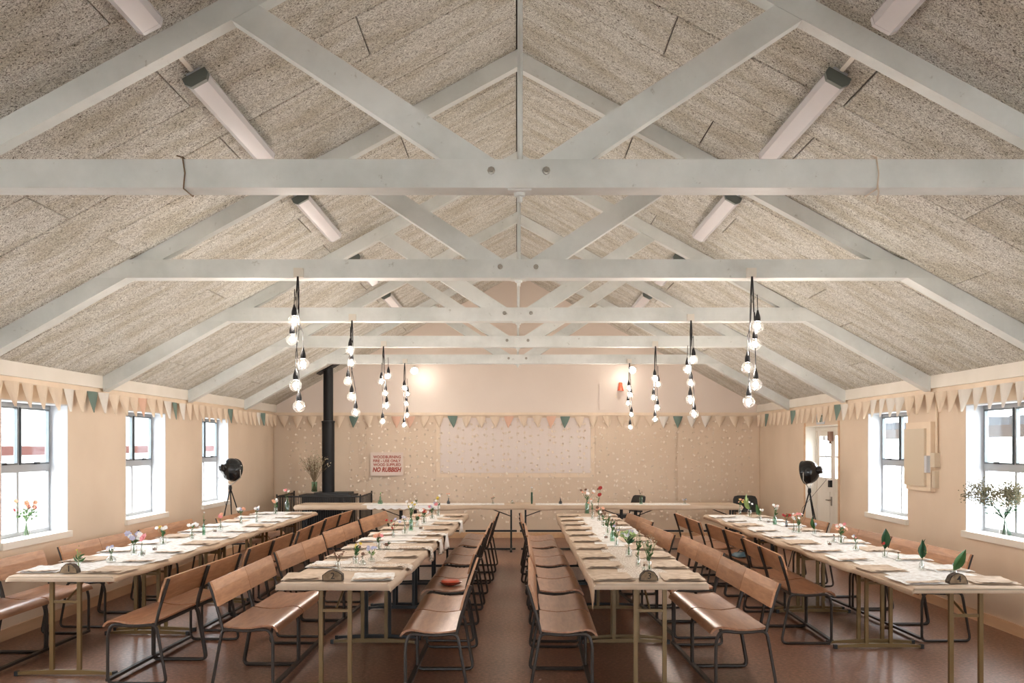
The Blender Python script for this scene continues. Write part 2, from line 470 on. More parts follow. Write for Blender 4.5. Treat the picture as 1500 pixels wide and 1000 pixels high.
# roof trusses
def bar(b, p0, p1, w_, y0, y1):              # flat board in the XZ plane between two points, cut vertical at the ends
    dx, dz = p1[0]-p0[0], p1[1]-p0[1]; l = math.hypot(dx, dz); nx, nz = -dz/l*w_/2, dx/l*w_/2
    return b.prism([(p0[0]+nx, p0[1]+nz), (p1[0]+nx, p1[1]+nz), (p1[0]-nx, p1[1]-nz), (p0[0]-nx, p0[1]-nz)], 'y', y0, y1)
ZC0, ZC1 = CAMH+1.31, CAMH+1.455
names = {0: 'above and behind the camera', 1: 'just in front of the camera, above the frame', 2: 'nearest in view, spanning the whole width of the frame',
         3: 'second from the camera, carrying the nearest pair of bulb clusters', 4: 'third from the camera, carrying the second pair of bulb clusters',
         5: 'fourth from the camera, with a round plate at its middle', 6: 'farthest from the camera, closest to the gable wall'}
for i, ty in enumerate(TY):
    t = thing('roof_truss', 'white-painted timber roof truss, '+names[i], 'truss', (0, ty, ZC0))
    def put(name, b, m='truss_paint', par=None, **k):
        return b.build(name, m, par or t, loc=(0, -ty, -ZC0), **k) if par is None else b.build(name, m, par, **k)
    top = RIDGE-.014
    xe0, xe1 = (top-ZC0)/SL, (top-ZC1)/SL
    put('tie_beam', MB().prism([(-xe0, ZC0), (xe0, ZC0), (xe1, ZC1), (-xe1, ZC1)], 'y', ty, ty+.15))
    for s_ in (-1, 1):
        xs = (top-.135-ZC0)/SL
        # lower rafter, flush with the tie beam
        put('rafter', MB().prism([(s_*(W-.05), top-SL*(W-.05)), (s_*xe0, ZC0), (s_*xs, ZC0), (s_*(W-.05), top-.16-SL*(W-.05))], 'y', ty, ty+.15))
        # upper rafter, set back
        put('rafter', MB().prism([(s_*xe1, ZC1), (0, top), (0, top-.14), (s_*(xe1-.24), ZC1)], 'y', ty+.035, ty+.13))
        b = MB(); q = 1.42
        za = top-.14-SL*q
        b.prism([(s_*.10, ZC1), (s_*.37, ZC1), (s_*1.46, top-.14-SL*1.46), (s_*1.32, top-.14-SL*1.32)], 'y', ty+.03, ty+.12)
        put('strut', b)
        bo = MB().lathe([(.02, 0), (.02, .012), (.012, .014), (.012, .03)], 8, (s_*.14+.01, ty, ZC0+.085), (0, -1, 0))
        put('bolt', bo, 'screw')
    put('king_rod', MB().tube([(.017, ty+.075, ZC1), (.017, ty+.075, top-.04)], .014, 8), 'truss_paint')
    put('washer_plate', MB().box(-.045, .075, ty+.02, ty+.13, ZC0-.008, ZC0).lathe([(.03, 0), (.028, -.02), (.014, -.022), (.014, -.05)], 8, (.015, ty+.075, ZC0-.006)), 'truss_paint')
    if i == 5: put('round_plate', MB().lathe([(.045, 0), (.045, .012), (.03, .016)], 16, (0, ty, ZC0+.07), (0, -1, 0)), 'truss_paint')
ty = TY[2]
for px, drop, lb in ((268, .0, 'thin cord tied around the nearest roof beam, left end'), (1283, .07, 'thin pale cord tied around the nearest roof beam, right end, tail hanging down')):
    x = (px-CX)*ty/F; a, b2 = ty-.006, ty+.156; z0, z1 = ZC0-.006, ZC1+.006
    pts = [(x-.03, a-.0, z1+.01), (x, a, z1), (x+.012, a, (z0+z1)/2), (x+.005, a, z0), (x, b2, z0), (x, b2, z1), (x, a, z1+.004)]
    b = MB().tube(pts, .004, 5)
    if drop: b.tube([(x+.007, a, z0+.02), (x+.012, a, z0-.02), (x+.004, a, z0-drop)], .0045, 5)
    tag(b.build('beam_cord', 'cord' if drop else 'stem_dry'), lb, 'cord')

# ------------------------------------------------------------------ windows
def window(n, side, wy):
    S = side; y0, y1 = wy-WW/2, wy+WW/2; X = lambda d: S*(W+d)
    def bx(b, d0, d1, a, c, z0, z1):
        xa, xb = sorted((X(d0), X(d1))); return b.box(xa, xb, a, c, z0, z1)
    b = MB(); f = .05
    bx(b, WD, WD+.032, y0, y1, WZ0, WZ0+f); bx(b, WD, WD+.032, y0, y1, WZ1-f, WZ1)
    bx(b, WD, WD+.032, y0, y0+f, WZ0+f, WZ1-f); bx(b, WD, WD+.032, y1-f, y1, WZ0+f, WZ1-f)
    zm = 1.47
    bx(b, WD-.005, WD+.032, y0+f, y1-f, zm-.04, zm+.03)
    w_ = struct(b.build('window_%d' % n, 'window_frame_grey'))
    bx(MB(), WD+.005, WD+.03, wy-.02, wy+.02, WZ0+f, zm-.04).build('mullion', 'window_frame_grey', w_)
    bx(MB(), WD+.005, WD+.03, wy-.025, wy+.025, zm+.03, WZ1-f).build('mullion', 'window_frame_grey', w_)
    for a, c in ((y0+f, wy-.025), (wy+.025, y1-f)):
        z0, z1 = zm+.03, WZ1-f; g = .016; sb = MB()
        bx(sb, WD-.012, WD+.02, a, c, z0, z0+g); bx(sb, WD-.012, WD+.02, a, c, z1-g, z1)
        bx(sb, WD-.012, WD+.02, a, a+g, z0+g, z1-g); bx(sb, WD-.012, WD+.02, c-g, c, z0+g, z1-g)
        sash = sb.build('sash', 'window_grey', w_)
        bx(MB(), WD+.0, WD+.006, a+g, c-g, z0+g, z1-g).build('pane', 'pane_glass', sash)
        bx(MB(), WD-.04, WD-.012, (a+c)/2-.03, (a+c)/2+.03, z0+.002, z0+.022).build('latch', 'black_metal', sash)
        bx(MB(), WD+.02, WD+.026, a if a > wy else y0+f, c, WZ0+f, zm-.04).build('pane', 'pane_glass', w_)
    rv = MB()
    bx(rv, .0, WD, y0, y0+.012, WZ0, WZ1); bx(rv, 0, WD, y1-.012, y1, WZ0, WZ1); bx(rv, 0, WD, y0+.012, y1-.012, WZ1-.012, WZ1)
    rv.build('reveal_lining', 'window_white', w_)
    bx(MB(), -.035, WD, y0-.03, y1+.03, WZ0-.05, WZ0+.012).build('window_sill', 'plate_paint', w_)
n = 0
for side in (-1, 1):
    for i, wy in enumerate(WY):
        if side == 1 and i == 6: continue
        n += 1; window(n, side, wy)

# double door at the right
dx = W+WD; D0, D1, DZ = 13.5, 15.05, 1.97
b = MB()
b.box(W-.012, W+.0, D0-.05, D0, 0, DZ+.05).box(W-.012, W, D1, D1+.05, 0, DZ+.05)
door_trim = struct(b.build('trim_4', 'baseboard_wood'))
b = MB(); b.box(dx-.02, dx+.06, D0, D0+.05, 0, DZ).box(dx-.02, dx+.06, D1-.05, D1, 0, DZ).box(dx-.02, dx+.06, D0+.05, D1-.05, DZ-.07, DZ)
b.box(W, dx-.02, D0, D0+.012, 0, DZ).box(W, dx-.02, D1-.012, D1, 0, DZ).box(W, dx-.02, D0+.012, D1-.012, DZ-.012, DZ)
door = struct(b.build('door_1', 'plate_paint'))
dm = (D0+D1)/2
for a, c, far in ((D0+.05, dm, 0), (dm, D1-.05, 1)):
    p0, p1, q0, q1 = a+.10, c-.10, 1.2, 1.82
    b = MB().box(dx, dx+.045, a, c, .01, q0).box(dx, dx+.045, a, c, q1, DZ-.07).box(dx, dx+.045, a, p0, q0, q1).box(dx, dx+.045, p1, c, q0, q1)
    leaf = b.build('door_leaf', 'plate_paint', door)
    MB().box(dx+.005, dx+.03, (p0+p1)/2-.012, (p0+p1)/2+.012, q0, q1).box(dx+.006, dx+.029, p0, p1, 1.50, 1.525).build('glazing_bar', 'window_white', leaf)
    MB().box(dx+.012, dx+.018, p0, p1, q0, q1).build('pane', 'pane_glass', leaf)
    MB().box(dx-.006, dx, a+.12, c-.12, .2, 1.0).build('lower_panel', 'plate_paint', leaf)
    if far:
        MB().box(dx-.04, dx, a+.02, a+.10, 1.07, 1.17).build('door_lock', 'black_metal', leaf)
        MB().box(dx-.012, dx, a+.03, a+.07, .80, .93).tube([(dx-.01, a+.05, .88), (dx-.05, a+.05, .88), (dx-.05, a+.16, .88)], .009, 6).build('door_handle', 'screw', leaf)
        MB().box(dx-.06, dx, a-.02, a+.06, 1.74, 1.88).box(dx-.03, dx-.01, a+.06, a+.09, 1.70, 1.76).build('door_closer', 'fl_brown', leaf)
es = thing('exit_sign', 'small white EXIT sign on the right wall above the double door', 'sign', (W-.004, 14.27, 2.06))
MB().box(-.016, .0, -.17, .17, -.075, .075).build('sign_plate', 'window_white', es)
obj('lettering', text_mesh('EXIT', .135, 'stem_green', .001, .003), es, (-.0185, 0, 0), (PI/2, 0, -PI/2))

# ------------------------------------------------------------------ outdoors, seen through the panes
struct(MB().box(-40, -W-.3, -30, 40, -.3, -.2).box(W+.3, 40, -30, 40, -.3, -.2).box(-W-.3, W+.3, -30, YF-.25, -.3, -.2).build('ground', 'bounce_paving'))
nb = thing('neighbour_building', 'pale rendered building with a red-brown fascia outside the left windows', 'building', (-13, 14, -.2))
MB().box(-2, 0, -26, 30, 0, 3.4).build('wall', 'outside_wall', nb)
MB().box(.0, .06, -26, 30, 1.62, 1.86).build('fascia', 'outside_fascia', nb)
MB().prism([(-2.3, 3.4), (.5, 3.4), (.5, 3.55), (-2.3, 4.4)], 'y', -26.4, 30.4).build('roof', 'outside_roof', nb)
vr = thing('garden_canopy', 'slatted timber canopy on posts outside the right windows', 'canopy', (8.2, 12, -.2))
for k in range(40): MB().box(-1.0, 2.4, -9+k*.75, -8.88+k*.75, 2.18, 2.32).build('slat', 'outside_roof', vr)
MB().box(-1.05, -.95, -9.2, 21, 2.0, 2.18).build('beam', 'outside_timber', vr)
for k in range(8): MB().box(-1.05, -.93, -9+k*4.3, -8.88+k*4.3, 0, 2.0).build('post', 'outside_wall', vr)
def tree(x, y, h, r, lb, seed):
    rr = random.Random(seed)
    t = thing('garden_tree', lb, 'tree', (x, y, -.2))
    MB().tube([(0, 0, 0), (.05, 0, h*.3), (0, .1, h*.6)], .14, 7, r2=.06).build('trunk', 'stem_dry', t)
    b = MB()
    for q in range(1100):
        v = Vector((rr.gauss(0, 1), rr.gauss(0, 1), rr.gauss(0, 1))).normalized()*rr.random()**.33
        p = Vector((v.x*r, v.y*r, h*.62+v.z*h*.38)); s_ = rr.uniform(.08, .16)
        d = Vector((rr.gauss(0, 1), rr.gauss(0, 1), rr.gauss(0, 1))).normalized(); e = d.orthogonal().normalized()
        b.add([p-d*s_, p+e*s_*.5, p+d*s_, p-e*s_*.5], [(0, 1, 2, 3)])
    tag(b.build('foliage', 'foliage', t), kind='stuff')
tree(14.5, 9, 4.6, 2.6, 'leafy green tree outside the nearest right window', 1)
tree(14.5, 15, 4.2, 2.6, 'leafy green tree outside the second right window', 2)
tree(14, 20.5, 4.4, 2.4, 'leafy green tree beyond the glazed double door', 3)
tree(-18.5, 17, 7.2, 3.0, 'tree top above the pale building outside the left windows', 4)

# ------------------------------------------------------------------ benches
BL = 1.62
def make_bench():
    t = thing('bench', 'x', 'bench', (0, 0, 0), 0, 'double plywood benches along the table rows')
    prof = [(0, .452), (.06, .441), (.13, .434), (.20, .438), (.26, .449), (.305, .455), (.345, .448), (.372, .43), (.385, .405)]
    def seat_mesh():
        l = BL/4-.016; b = MB(); n_ = len(prof)
        top = [(x, z) for x, z in prof]; bot = [(x+(.004 if i > 5 else 0)*-1-.0, z-.013) for i, (x, z) in enumerate(prof)]
        bot[-1] = (prof[-1][0]-.012, prof[-1][1]-.002); bot[-2] = (prof[-2][0]-.010, prof[-2][1]-.012)
        ys = [-l, l]
        vs = []; fs = []
        for yy in ys:
            vs += [(x, yy, z) for x, z in top]+[(x, yy, z) for x, z in bot]
        K = 2*n_
        for i in range(n_-1):
            fs.append((i, i+1, K+i+1, K+i)); fs.append((n_+i, K+n_+i, K+n_+i+1, n_+i+1))
            fs.append((i, n_+i, n_+i+1, i+1)); fs.append((K+i, K+i+1, K+n_+i+1, K+n_+i))
        fs.append((0, K, K+n_, n_)); fs.append((n_-1, 2*n_-1, K+2*n_-1, K+n_-1))
        b.add(vs, fs); return b.mesh('seat', 'seat_ply', True)
    sm = seat_mesh()
    def back_mesh():
        l = BL/4-.003; cs = [(-.022, .585), (-.034, .63), (-.050, .69), (-.074, .752)]
        fr = [(x+.006, z) for x, z in cs]; bk = [(x-.009, z-.003) for x, z in cs][::-1]
        return MB().prism(fr+bk, 'y', -l, l).mesh('backrest', 'back_ply', False)
    bm_ = back_mesh()
    for s_ in (-1, 1):
        obj('seat', sm, t, (0, s_*BL/4, 0)); obj('backrest', bm_, t, (0, s_*BL/4, 0))
    def frame_mesh(xoff=0):
        r = .0115
        loop = fillet_closed([(-.075, 0, r), (.345, 0, r), (.345, 0, .35), (.318, 0, .424), (.15, 0, .412), (.0, 0, .425)], .045, 4)
        b = MB().tube(loop, r, 8, True)
        b.tube(fillet([(.002, 0, .42), (-.02, 0, .52), (-.092, 0, .745)], .06), r, 8)
        return b.mesh('frame', 'bench_tube', True)
    fm = frame_mesh()
    for yy in (-BL/2+.018, -.014, .014, BL/2-.018): obj('frame', fm, t, (0, yy, 0))
    MB().box(.33, .362, -BL/2+.02, BL/2-.02, .022, .042).build('floor_bar', 'bench_tube', t)
    MB().box(.006, .028, -BL/2+.02, BL/2-.02, .408, .43).build('seat_rail', 'bench_tube', t)
    return t
proto = make_bench(); used = False
sides = {
 'L1': ('facing right, between left wall and leftmost table row', 1, [(-4.24,7.14,-4.24),(-4.22,9.03,-4.19),(-4.18,10.85,-4.14),(-3.86,12.6,-3.82)]),
 'R1': ('facing left, back to the gap beside leftmost table row', -1, [(-2.44,6.87,-2.38),(-2.41,8.85,-2.37),(-2.36,10.63,-2.39),(-2.42,12.45,-2.34)]),
 'L2': ('facing right, at the left side of the left-centre table row', 1, [(-2.10,6.70,-2.10),(-2.12,8.58,-2.04),(-2.08,10.48,-1.98),(-1.99,12.36,-1.88)]),
 'R2': ('facing left, at the right side of the left-centre table row', -1, [(-.31,6.54,-.31),(-.35,8.38,-.33),(-.32,10.28,-.30),(-.27,12.12,-.25)]),
 'L3': ('facing right, at the left side of the right-centre table row', 1, [(.07,6.55,.09),(.10,8.36,.10),(.09,10.16,.08),(.04,11.95,.04)]),
 'R3': ('facing left, at the right side of the right-centre table row', -1, [(1.78,6.64,1.74),(1.80,8.52,1.72),(1.65,10.25,1.53),(1.66,11.96,1.55)]),
 'L4': ('facing right, at the left side of the rightmost table row', 1, [(2.22,8.28,2.26),(2.33,10.1,2.25),(2.2,11.86,2.16)]),
 'R4': ('facing left, between rightmost table row and right wall', -1, [(3.89,8.38,3.84),(3.84,10.05,3.77),(3.77,11.85,3.71)]),
}
for key, (desc, dr, lst) in sides.items():
    for i, (xn, yn, xf) in enumerate(lst):
        o = proto if not used else copy_tree(proto); used = True
        yaw = -math.atan2(xf-xn, BL)
        xm = (xn+xf)/2+dr*.088
        o.location = (xm, yn+BL/2, 0); o.rotation_euler = (0, 0, (0 if dr > 0 else PI)+yaw)
        pos = 'nearest the camera' if i == 0 else ('farthest from the camera' if i == len(lst)-1 else ORD[i]+' from the camera')
        extra = ', red dish on it' if (key == 'R2' and i == 1) else (', blue bag on it' if key == 'L4' and i == 1 else '')
        o['label'] = 'brown plywood double bench %s, %s%s' % (desc, pos, extra)
        # the label limit is 16 words
        o['label'] = {'L1': 'plywood bench against the left wall, ', 'R1': 'plywood bench right of leftmost table row, ', 'L2': 'plywood bench left of left-centre table row, ',
                      'R2': 'plywood bench right of left-centre table row, ', 'L3': 'plywood bench left of right-centre table row, ', 'R3': 'plywood bench right of right-centre table row, ',
                      'L4': 'plywood bench left of rightmost table row, ', 'R4': 'plywood bench against the right wall, '}[key]+pos+extra

# ------------------------------------------------------------------ tables
TH, TT = .735, .03
def make_table(m):
    TL, TWD = 1.72, .76
    t = thing('folding_table', 'x', 'table')
    MB().box(-TWD/2, TWD/2, -TL/2+.003, TL/2-.003, TH-TT, TH-.004).build('tabletop', 'table_edge', t)
    for s_ in (-1, 1):
        y = s_*(TL/2-.09)
        for xs in (-.1, .1):
            MB().box(xs-.014, xs+.014, y-.014, y+.014, .04, TH-TT).build('leg', m, t)
        MB().prism([(-.35, .006), (-.35, .03), (-.12, .045), (.12, .045), (.35, .03), (.35, .006), (.3, .012), (-.3, .012)], 'y', y-.016, y+.016).build('foot', m, t)
        MB().box(-.372, -.345, y-.018, y+.018, 0, .034).box(.345, .372, y-.018, y+.018, 0, .034).build('foot_cap', 'table_black', t)
        MB().box(-.1, .1, y-.007, y+.007, .53, .55).build('crossbar', m, t)
        MB().tube([(0, y, .54), (0, y-s_*.42, TH-TT-.01)], .008, 6).build('brace', m, t)
    return t
tg = make_table('table_gold'); tb = make_table('table_black'); ug = ub = False
rows = [((-3.29, 7.08), (-3.22, 13.96), 'gggg', 'leftmost row'), ((-1.255, 6.70), (-1.05, 13.58), 'gbbb', 'left-centre row'),
        ((.92, 6.70), (.94, 13.58), 'ggbb', 'right-centre row'), ((3.01, 6.50), (2.93, 13.38), 'gggb', 'rightmost row')]
def place_table(kind, x, y, rz, label, group):
    global ug, ub
    if kind == 'g': o = tg if not ug else copy_tree(tg); ug = True
    else: o = tb if not ub else copy_tree(tb); ub = True
    o.location = (x, y, 0); o.rotation_euler = (0, 0, rz); o['label'] = label; o['group'] = group
    return o
for (xa, ya), (xb, yb), kinds, rn in rows:
    yaw = -math.atan2(xb-xa, yb-ya)
    for i in range(4):
        f = (i+.5)/4
        pos = ['nearest the camera', 'second from the camera', 'third from the camera', 'farthest from the camera'][i]
        place_table(kinds[i], xa+(xb-xa)*f, ya+(yb-ya)*f, yaw, '%s-legged folding table in the %s, %s' % ('bronze' if kinds[i] == 'g' else 'black', rn, pos), 'folding tables in four long rows')
for i, xc in enumerate((-2.63, -.86, .91, 2.68)):
    bt = place_table('b', xc, 15.8, PI/2, 'black-legged folding table in the cross row by the back wall, '+['leftmost', 'second from left', 'third from left', 'rightmost'][i], 'folding tables by the back wall')
    for yl in (-1, 1):
        a, c = sorted((yl*.86, yl*.05)); MB().box(-.30, -.27, a, c, .315, .345).build('lower_rail', 'table_black', bt)
    MB().box(-.02, .01, -.84, .84, .005, .03).build('floor_rail', 'table_black', bt)

def cover(name, label, xa, ya, xb, yb, wid, hl, hr, hf, m='kraft', zt=TH, cat='table cover', amp=.0012, nu=90, corner=0, hb=.03, seed=0, grp=None):
    """paper or cloth laid over a strip from (xa,ya) to (xb,yb), hanging hl/hr at the sides, hf in front"""
    ax = Vector((xb-xa, yb-ya, 0)); Ln = ax.length; ax.normalize(); sd = Vector((ax.y, -ax.x, 0))
    O = Vector((xa, ya, 0)); w2 = wid/2
    def fn(u, v):
        # v across: hang left | top | hang right
        nz = noise.noise(Vector((u*Ln*1.7, seed, 0))); L_ = hl*(1+.35*nz); R_ = hr*(1+.35*noise.noise(Vector((u*Ln*1.9, seed+9, 3))))
        if corner: L_ += corner*max(0, 1-u*Ln/.35)
        tot = L_+wid+R_; d = -w2-L_+v*tot
        s = u*(Ln+hf+hb)-hf
        z = zt+.002; x = d; out = 0
        drop = 0
        if d < -w2: dd = -w2-d; x = -w2-.004-.06*dd; drop = dd
        elif d > w2: dd = d-w2; x = w2+.004+.06*dd; drop = dd
        yy = s
        if s < 0: yy = -.004-.05*(-s); drop = max(min(drop, hf*1.1), -s) if not (corner and d < -w2) else max(drop, -s)
        elif s > Ln: yy = Ln+.004; drop = max(min(drop, hb), s-Ln)
        z -= drop
        if z > zt: z += amp*(1+noise.noise(Vector((x*7, s*7, seed)))*1.0)+amp*.7*abs(noise.noise(Vector((x*20, s*20, seed))))
        else: x += .004*noise.noise(Vector((s*9, z*5, seed)))*(-1 if d < 0 else 1)
        p = O+ax*yy+sd*x
        return (p.x, p.y, max(z, .02))
    nv = 14
    # sample finer around the edges
    knots = [0, .5*hl/(hl+wid+hr), (hl-.0)/(hl+wid+hr)]
    b = MB().grid(lambda u, v: fn(u, v), nu, 26)
    o = b.build(name, m, None, True)
    md = o.modifiers.new('thickness', 'SOLIDIFY'); md.thickness = .0012; md.offset = 1
    tag(o, label, cat, grp)
    return o
covers = [('kraft_paper_cover', 'brown kraft paper covering the leftmost table row', .0, .05, .05, .04, 0), ('kraft_paper_cover', 'brown kraft paper covering the left-centre table row', 0, .045, .06, .045, 0),
          ('kraft_paper_cover', 'brown kraft paper covering right-centre row, long corner hanging at front left', 0, .085, .035, .04, .10), ('kraft_paper_cover', 'brown kraft paper covering the rightmost table row', 0, .05, .05, .035, 0)]
for ri, ((xa, ya), (xb, yb), kinds, rn) in enumerate(rows):
    nm, lb, _, hl, hr, hf, cn = covers[ri]
    cover(nm, lb, xa, ya, xb, yb, .775, hl, hr, hf, corner=cn, nu=150, seed=ri*13)
cover('kraft_paper_cover', 'long pale kraft paper covering the cross tables by the back wall', -3.5, 15.8, 3.55, 15.8, .775, .05, .07, .03, nu=150, seed=71)

def runner(name, label, m, x_a, y_a, x_b, y_b, wid, wob, seed, z=TH+.006, cat='table runner', amp=.004, nu=120, nv=12, grp=None):
    ax = Vector((x_b-x_a, y_b-y_a, 0)); Ln = ax.length; ax.normalize(); sd = Vector((ax.y, -ax.x, 0)); O = Vector((x_a, y_a, 0))
    def fn(u, v):
        s = u*Ln; ww = wid*(1+wob*noise.noise(Vector((s*2.2, seed, v > .5 and 3 or 7)))); off = wid*.25*wob*noise.noise(Vector((s*1.1, seed+4, 0)))
        d = (v-.5)*ww+off
        p = O+ax*(s+.01*noise.noise(Vector((d*9, seed, 1)))*(1 if 0 < u < 1 else 3))+sd*d
        return (p.x, p.y, z+amp*abs(noise.noise(Vector((d*11, s*11, seed))))+.5*amp*abs(noise.noise(Vector((d*31, s*25, seed)))))
    o = MB().sheet(fn, nu, nv, .0015).build(name, m, None, True)
    return tag(o, label, cat, grp)
def along(ri, y, off=0):
    (xa, ya), (xb, yb) = rows[ri][:2]; return xa+(xb-xa)*(y-ya)/(yb-ya)+off
runner('crumpled_runner', 'wide crumpled white paper runner along the leftmost table row', 'gauze', along(0, 7.35), 7.35, along(0, 13.9), 13.9, .68, .12, 3)
runner('lace_runner', 'lace runner on the near half of the left-centre table row', 'lace', along(1, 7.35), 7.35, along(1, 9.35), 9.35, .36, .15, 5, nu=50)
runner('gauze_runner', 'white gauze runner on the middle of the left-centre table row', 'gauze', along(1, 9.45), 9.45, along(1, 11.3), 11.3, .42, .25, 6, nu=50)
runner('gauze_runner', 'white gauze runner at the far end of the left-centre table row', 'gauze', along(1, 11.5), 11.5, along(1, 13.3), 13.3, .40, .25, 7, nu=50)
runner('lace_runner', 'lace runner along the near part of the right-centre table row', 'lace', along(2, 6.95), 6.95, along(2, 9.1), 9.1, .34, .15, 8, nu=60)
runner('gauze_runner', 'white gauze runner along the far part of right-centre table row', 'gauze', along(2, 9.15), 9.15, along(2, 12.9), 12.9, .36, .2, 9, nu=90)
runner('crumpled_runner', 'wide crumpled white paper runner along the rightmost table row', 'gauze', along(3, 6.85), 6.85, along(3, 13.2), 13.2, .60, .15, 10)
runner('gauze_runner', 'white gauze runner along the left of the back cross tables', 'gauze', -2.45, 15.72, -.2, 15.72, .5, .2, 12, nu=60)
runner('gauze_runner', 'white gauze runner along the right of the back cross tables', 'gauze', .3, 15.72, 2.75, 15.72, .5, .2, 14, nu=60)
# cloths laid across, draping over the table edges
def cross_cloth(label, ri, y, depth, hang_l, hang_r, m='white_cloth', seed=0, row_w=.79, z=TH+.012):
    cx = along(ri, y); w2 = row_w/2; n_u, n_v = 44, 10
    def fn(u, v):
        tot = hang_l+row_w+hang_r; d = -w2-hang_l+u*tot
        dep = depth*(1+.3*noise.noise(Vector((d*4, seed, 2)))); yy = y+(v-.5)*dep+.03*noise.noise(Vector((d*5, v*2, seed)))
        x, zz = d, z+.006*abs(noise.noise(Vector((d*10, v*6, seed))))
        if d < -w2: q = -w2-d; x = -w2-.014-.02*math.sin(v*14+seed)*q/.1; zz = z-q*(1-.25*math.sin(v*9+seed))
        elif d > w2: q = d-w2; x = w2+.016+.02*math.sin(v*14+seed)*q/.1; zz = z-q*(1-.25*math.sin(v*9+seed))
        return (cx+x, yy, zz)
    o = MB().grid(fn, n_u, n_v).build('draped_cloth', m, None, True)
    md = o.modifiers.new('thickness', 'SOLIDIFY'); md.thickness = .002; md.offset = 1
    return tag(o, label, 'cloth', 'cloths laid across the tables')
cross_cloth('cream lace cloth laid across left-centre table row near its front', 1, 7.62, .20, 0.0, .03, 'lace', 1)
cross_cloth('lace cloth across left-centre table row, tip hanging over right edge', 1, 8.95, .22, 0.0, .10, 'lace', 2)
cross_cloth('white cloth across the middle of left-centre row, nearer of two hanging deep', 1, 9.75, .30, .02, .12, 'white_cloth', 3)
cross_cloth('white cloth across the middle of left-centre row, farther of two hanging deep', 1, 10.35, .30, .02, .13, 'white_cloth', 4)
cross_cloth('white cloth across the far end of left-centre table row', 1, 12.15, .32, .02, .12, 'white_cloth', 5)

# scalloped white cloth edge on the back table
b = MB(); nsc = 12
def sc_fn(u, v):
    x = -2.35+u*1.15; h = .045+.022*abs(math.sin(u*PI*9)); return (x, 15.404-.004-.004*v, TH+.006-v*h)
o = MB().grid(sc_fn, 90, 3).grid(lambda u, v: (-2.35+u*1.15, 15.40+v*.3, TH+.0095), 4, 2).build('scalloped_cloth', 'white_cloth'); md = o.modifiers.new('t', 'SOLIDIFY'); md.thickness = .0015; md.offset = 1
tag(o, 'white scalloped-edge cloth hanging over the front of the back cross table', 'cloth')

# place settings
def napkin_mesh(seed):
    rr = random.Random(seed)
    lx, ly = .235+rr.uniform(-.02, .02), .12
    def fn(u, v):
        x, y = (u-.5)*lx, (v-.5)*ly
        lift = .009*max(0, 1-v*3.2)*(.6+.8*abs(noise.noise(Vector((u*5, seed, 0)))))+.008*max(0, u*3-2.2)+.002*abs(noise.noise(Vector((u*6, v*5, seed))))
        return (x+.006*noise.noise(Vector((v*6, seed, 5))), y+.008*noise.noise(Vector((u*5, seed, 8))), .006+lift)
    b = MB().sheet(fn, 10, 6, .0015)
    return b.mesh('napkin', 'kraft_napkin', True)
def under_mesh(seed):
    def fn(u, v):
        x, y = (u-.5)*.29, (v-.5)*.36+.12
        return (x+.01*noise.noise(Vector((v*6, seed, 1))), y+.01*noise.noise(Vector((u*5, seed, 2))), .0035+.007*abs(noise.noise(Vector((u*7, v*6, seed))))+.01*max(0, v*4-3.3))
    return MB().sheet(fn, 10, 8, .002).mesh('menu_sheet', 'gauze' if seed % 3 else 'kraft_napkin', True)
nm_ = [napkin_mesh(s) for s in range(6)]; um_ = [under_mesh(s+20) for s in range(6)]
rn_short = ['the leftmost table row', 'left-centre table row', 'right-centre table row', 'the rightmost table row']
for ri in range(4):
    ya, yb = rows[ri][0][1], rows[ri][1][1]
    for side in (-1, 1):
        for k in range(10):
            y = ya+.17+k*.672+R.uniform(-.03, .03)
            if y > yb-.2: continue
            t = thing('place_setting', 'folded kraft paper napkin, %s side of %s, %s from the front' % ('left' if side < 0 else 'right', rn_short[ri], ORD[k]), 'napkin',
                      (along(ri, y, side*.245), y, TH+.009), R.uniform(-.1, .1)+(PI if side < 0 else 0)*0, 'folded kraft napkins at the seats')
            q = (ri*7+k*3+(side > 0)) % 6
            obj('napkin', nm_[q], t, (0, 0, .001), (0, 0, R.uniform(-.06, .06)))
            obj('menu_sheet', um_[R.choice((1, 4)) if ri in (1, 2) and R.random() < .65 else (q+k) % 6], t, (0, 0, 0), (0, 0, 0))
# far table settings (small, on the cross table) are glasses and bottles only

# number logs
def log_slice(ri, off, y, digit, label, poly=None, face=None):
    t = thing('number_log', label, 'table number', (along(ri, y, off), y, TH+.009), 0, None)
    n_ = 14; pts = []
    rr = random.Random(ri+3)
    if poly: pts = poly
    else: pts = [(.062*math.cos(PI*i/n_)*(1+.04*rr.uniform(-1, 1)), max(0, .066*math.sin(PI*i/n_)*(1+.06*rr.uniform(-1, 1)))) for i in range(n_+1)]
    MB().prism([(x*1.05, z*1.06) for x, z in pts], 'y', -.030, .03).build('bark', 'bark', t)
    MB().prism([(x*.94, .002+z*.95) for x, z in pts], 'y', -.033, -.0295).build('cut_face', 'log_face', t)
    obj('numeral', text_mesh(digit, .062, 'ink', .001, .0004), t, (0.003, -.0345, .032), (PI/2, 0, 0))
log_slice(0, .01, 7.22, '1', 'rough half-round log table number on the leftmost table row')
log_slice(1, -.025, 6.83, '2', 'angular cut log block bearing the number 2', [(.068, 0), (.066, .04), (.04, .058), (.0, .072), (-.035, .06), (-.068, .035), (-.066, 0)])
log_slice(2, -.006, 6.83, '3', 'half-round log slice bearing the number 3')
log_slice(3, -.02, 6.68, '4', 'rough half-round log table number on the rightmost table row')

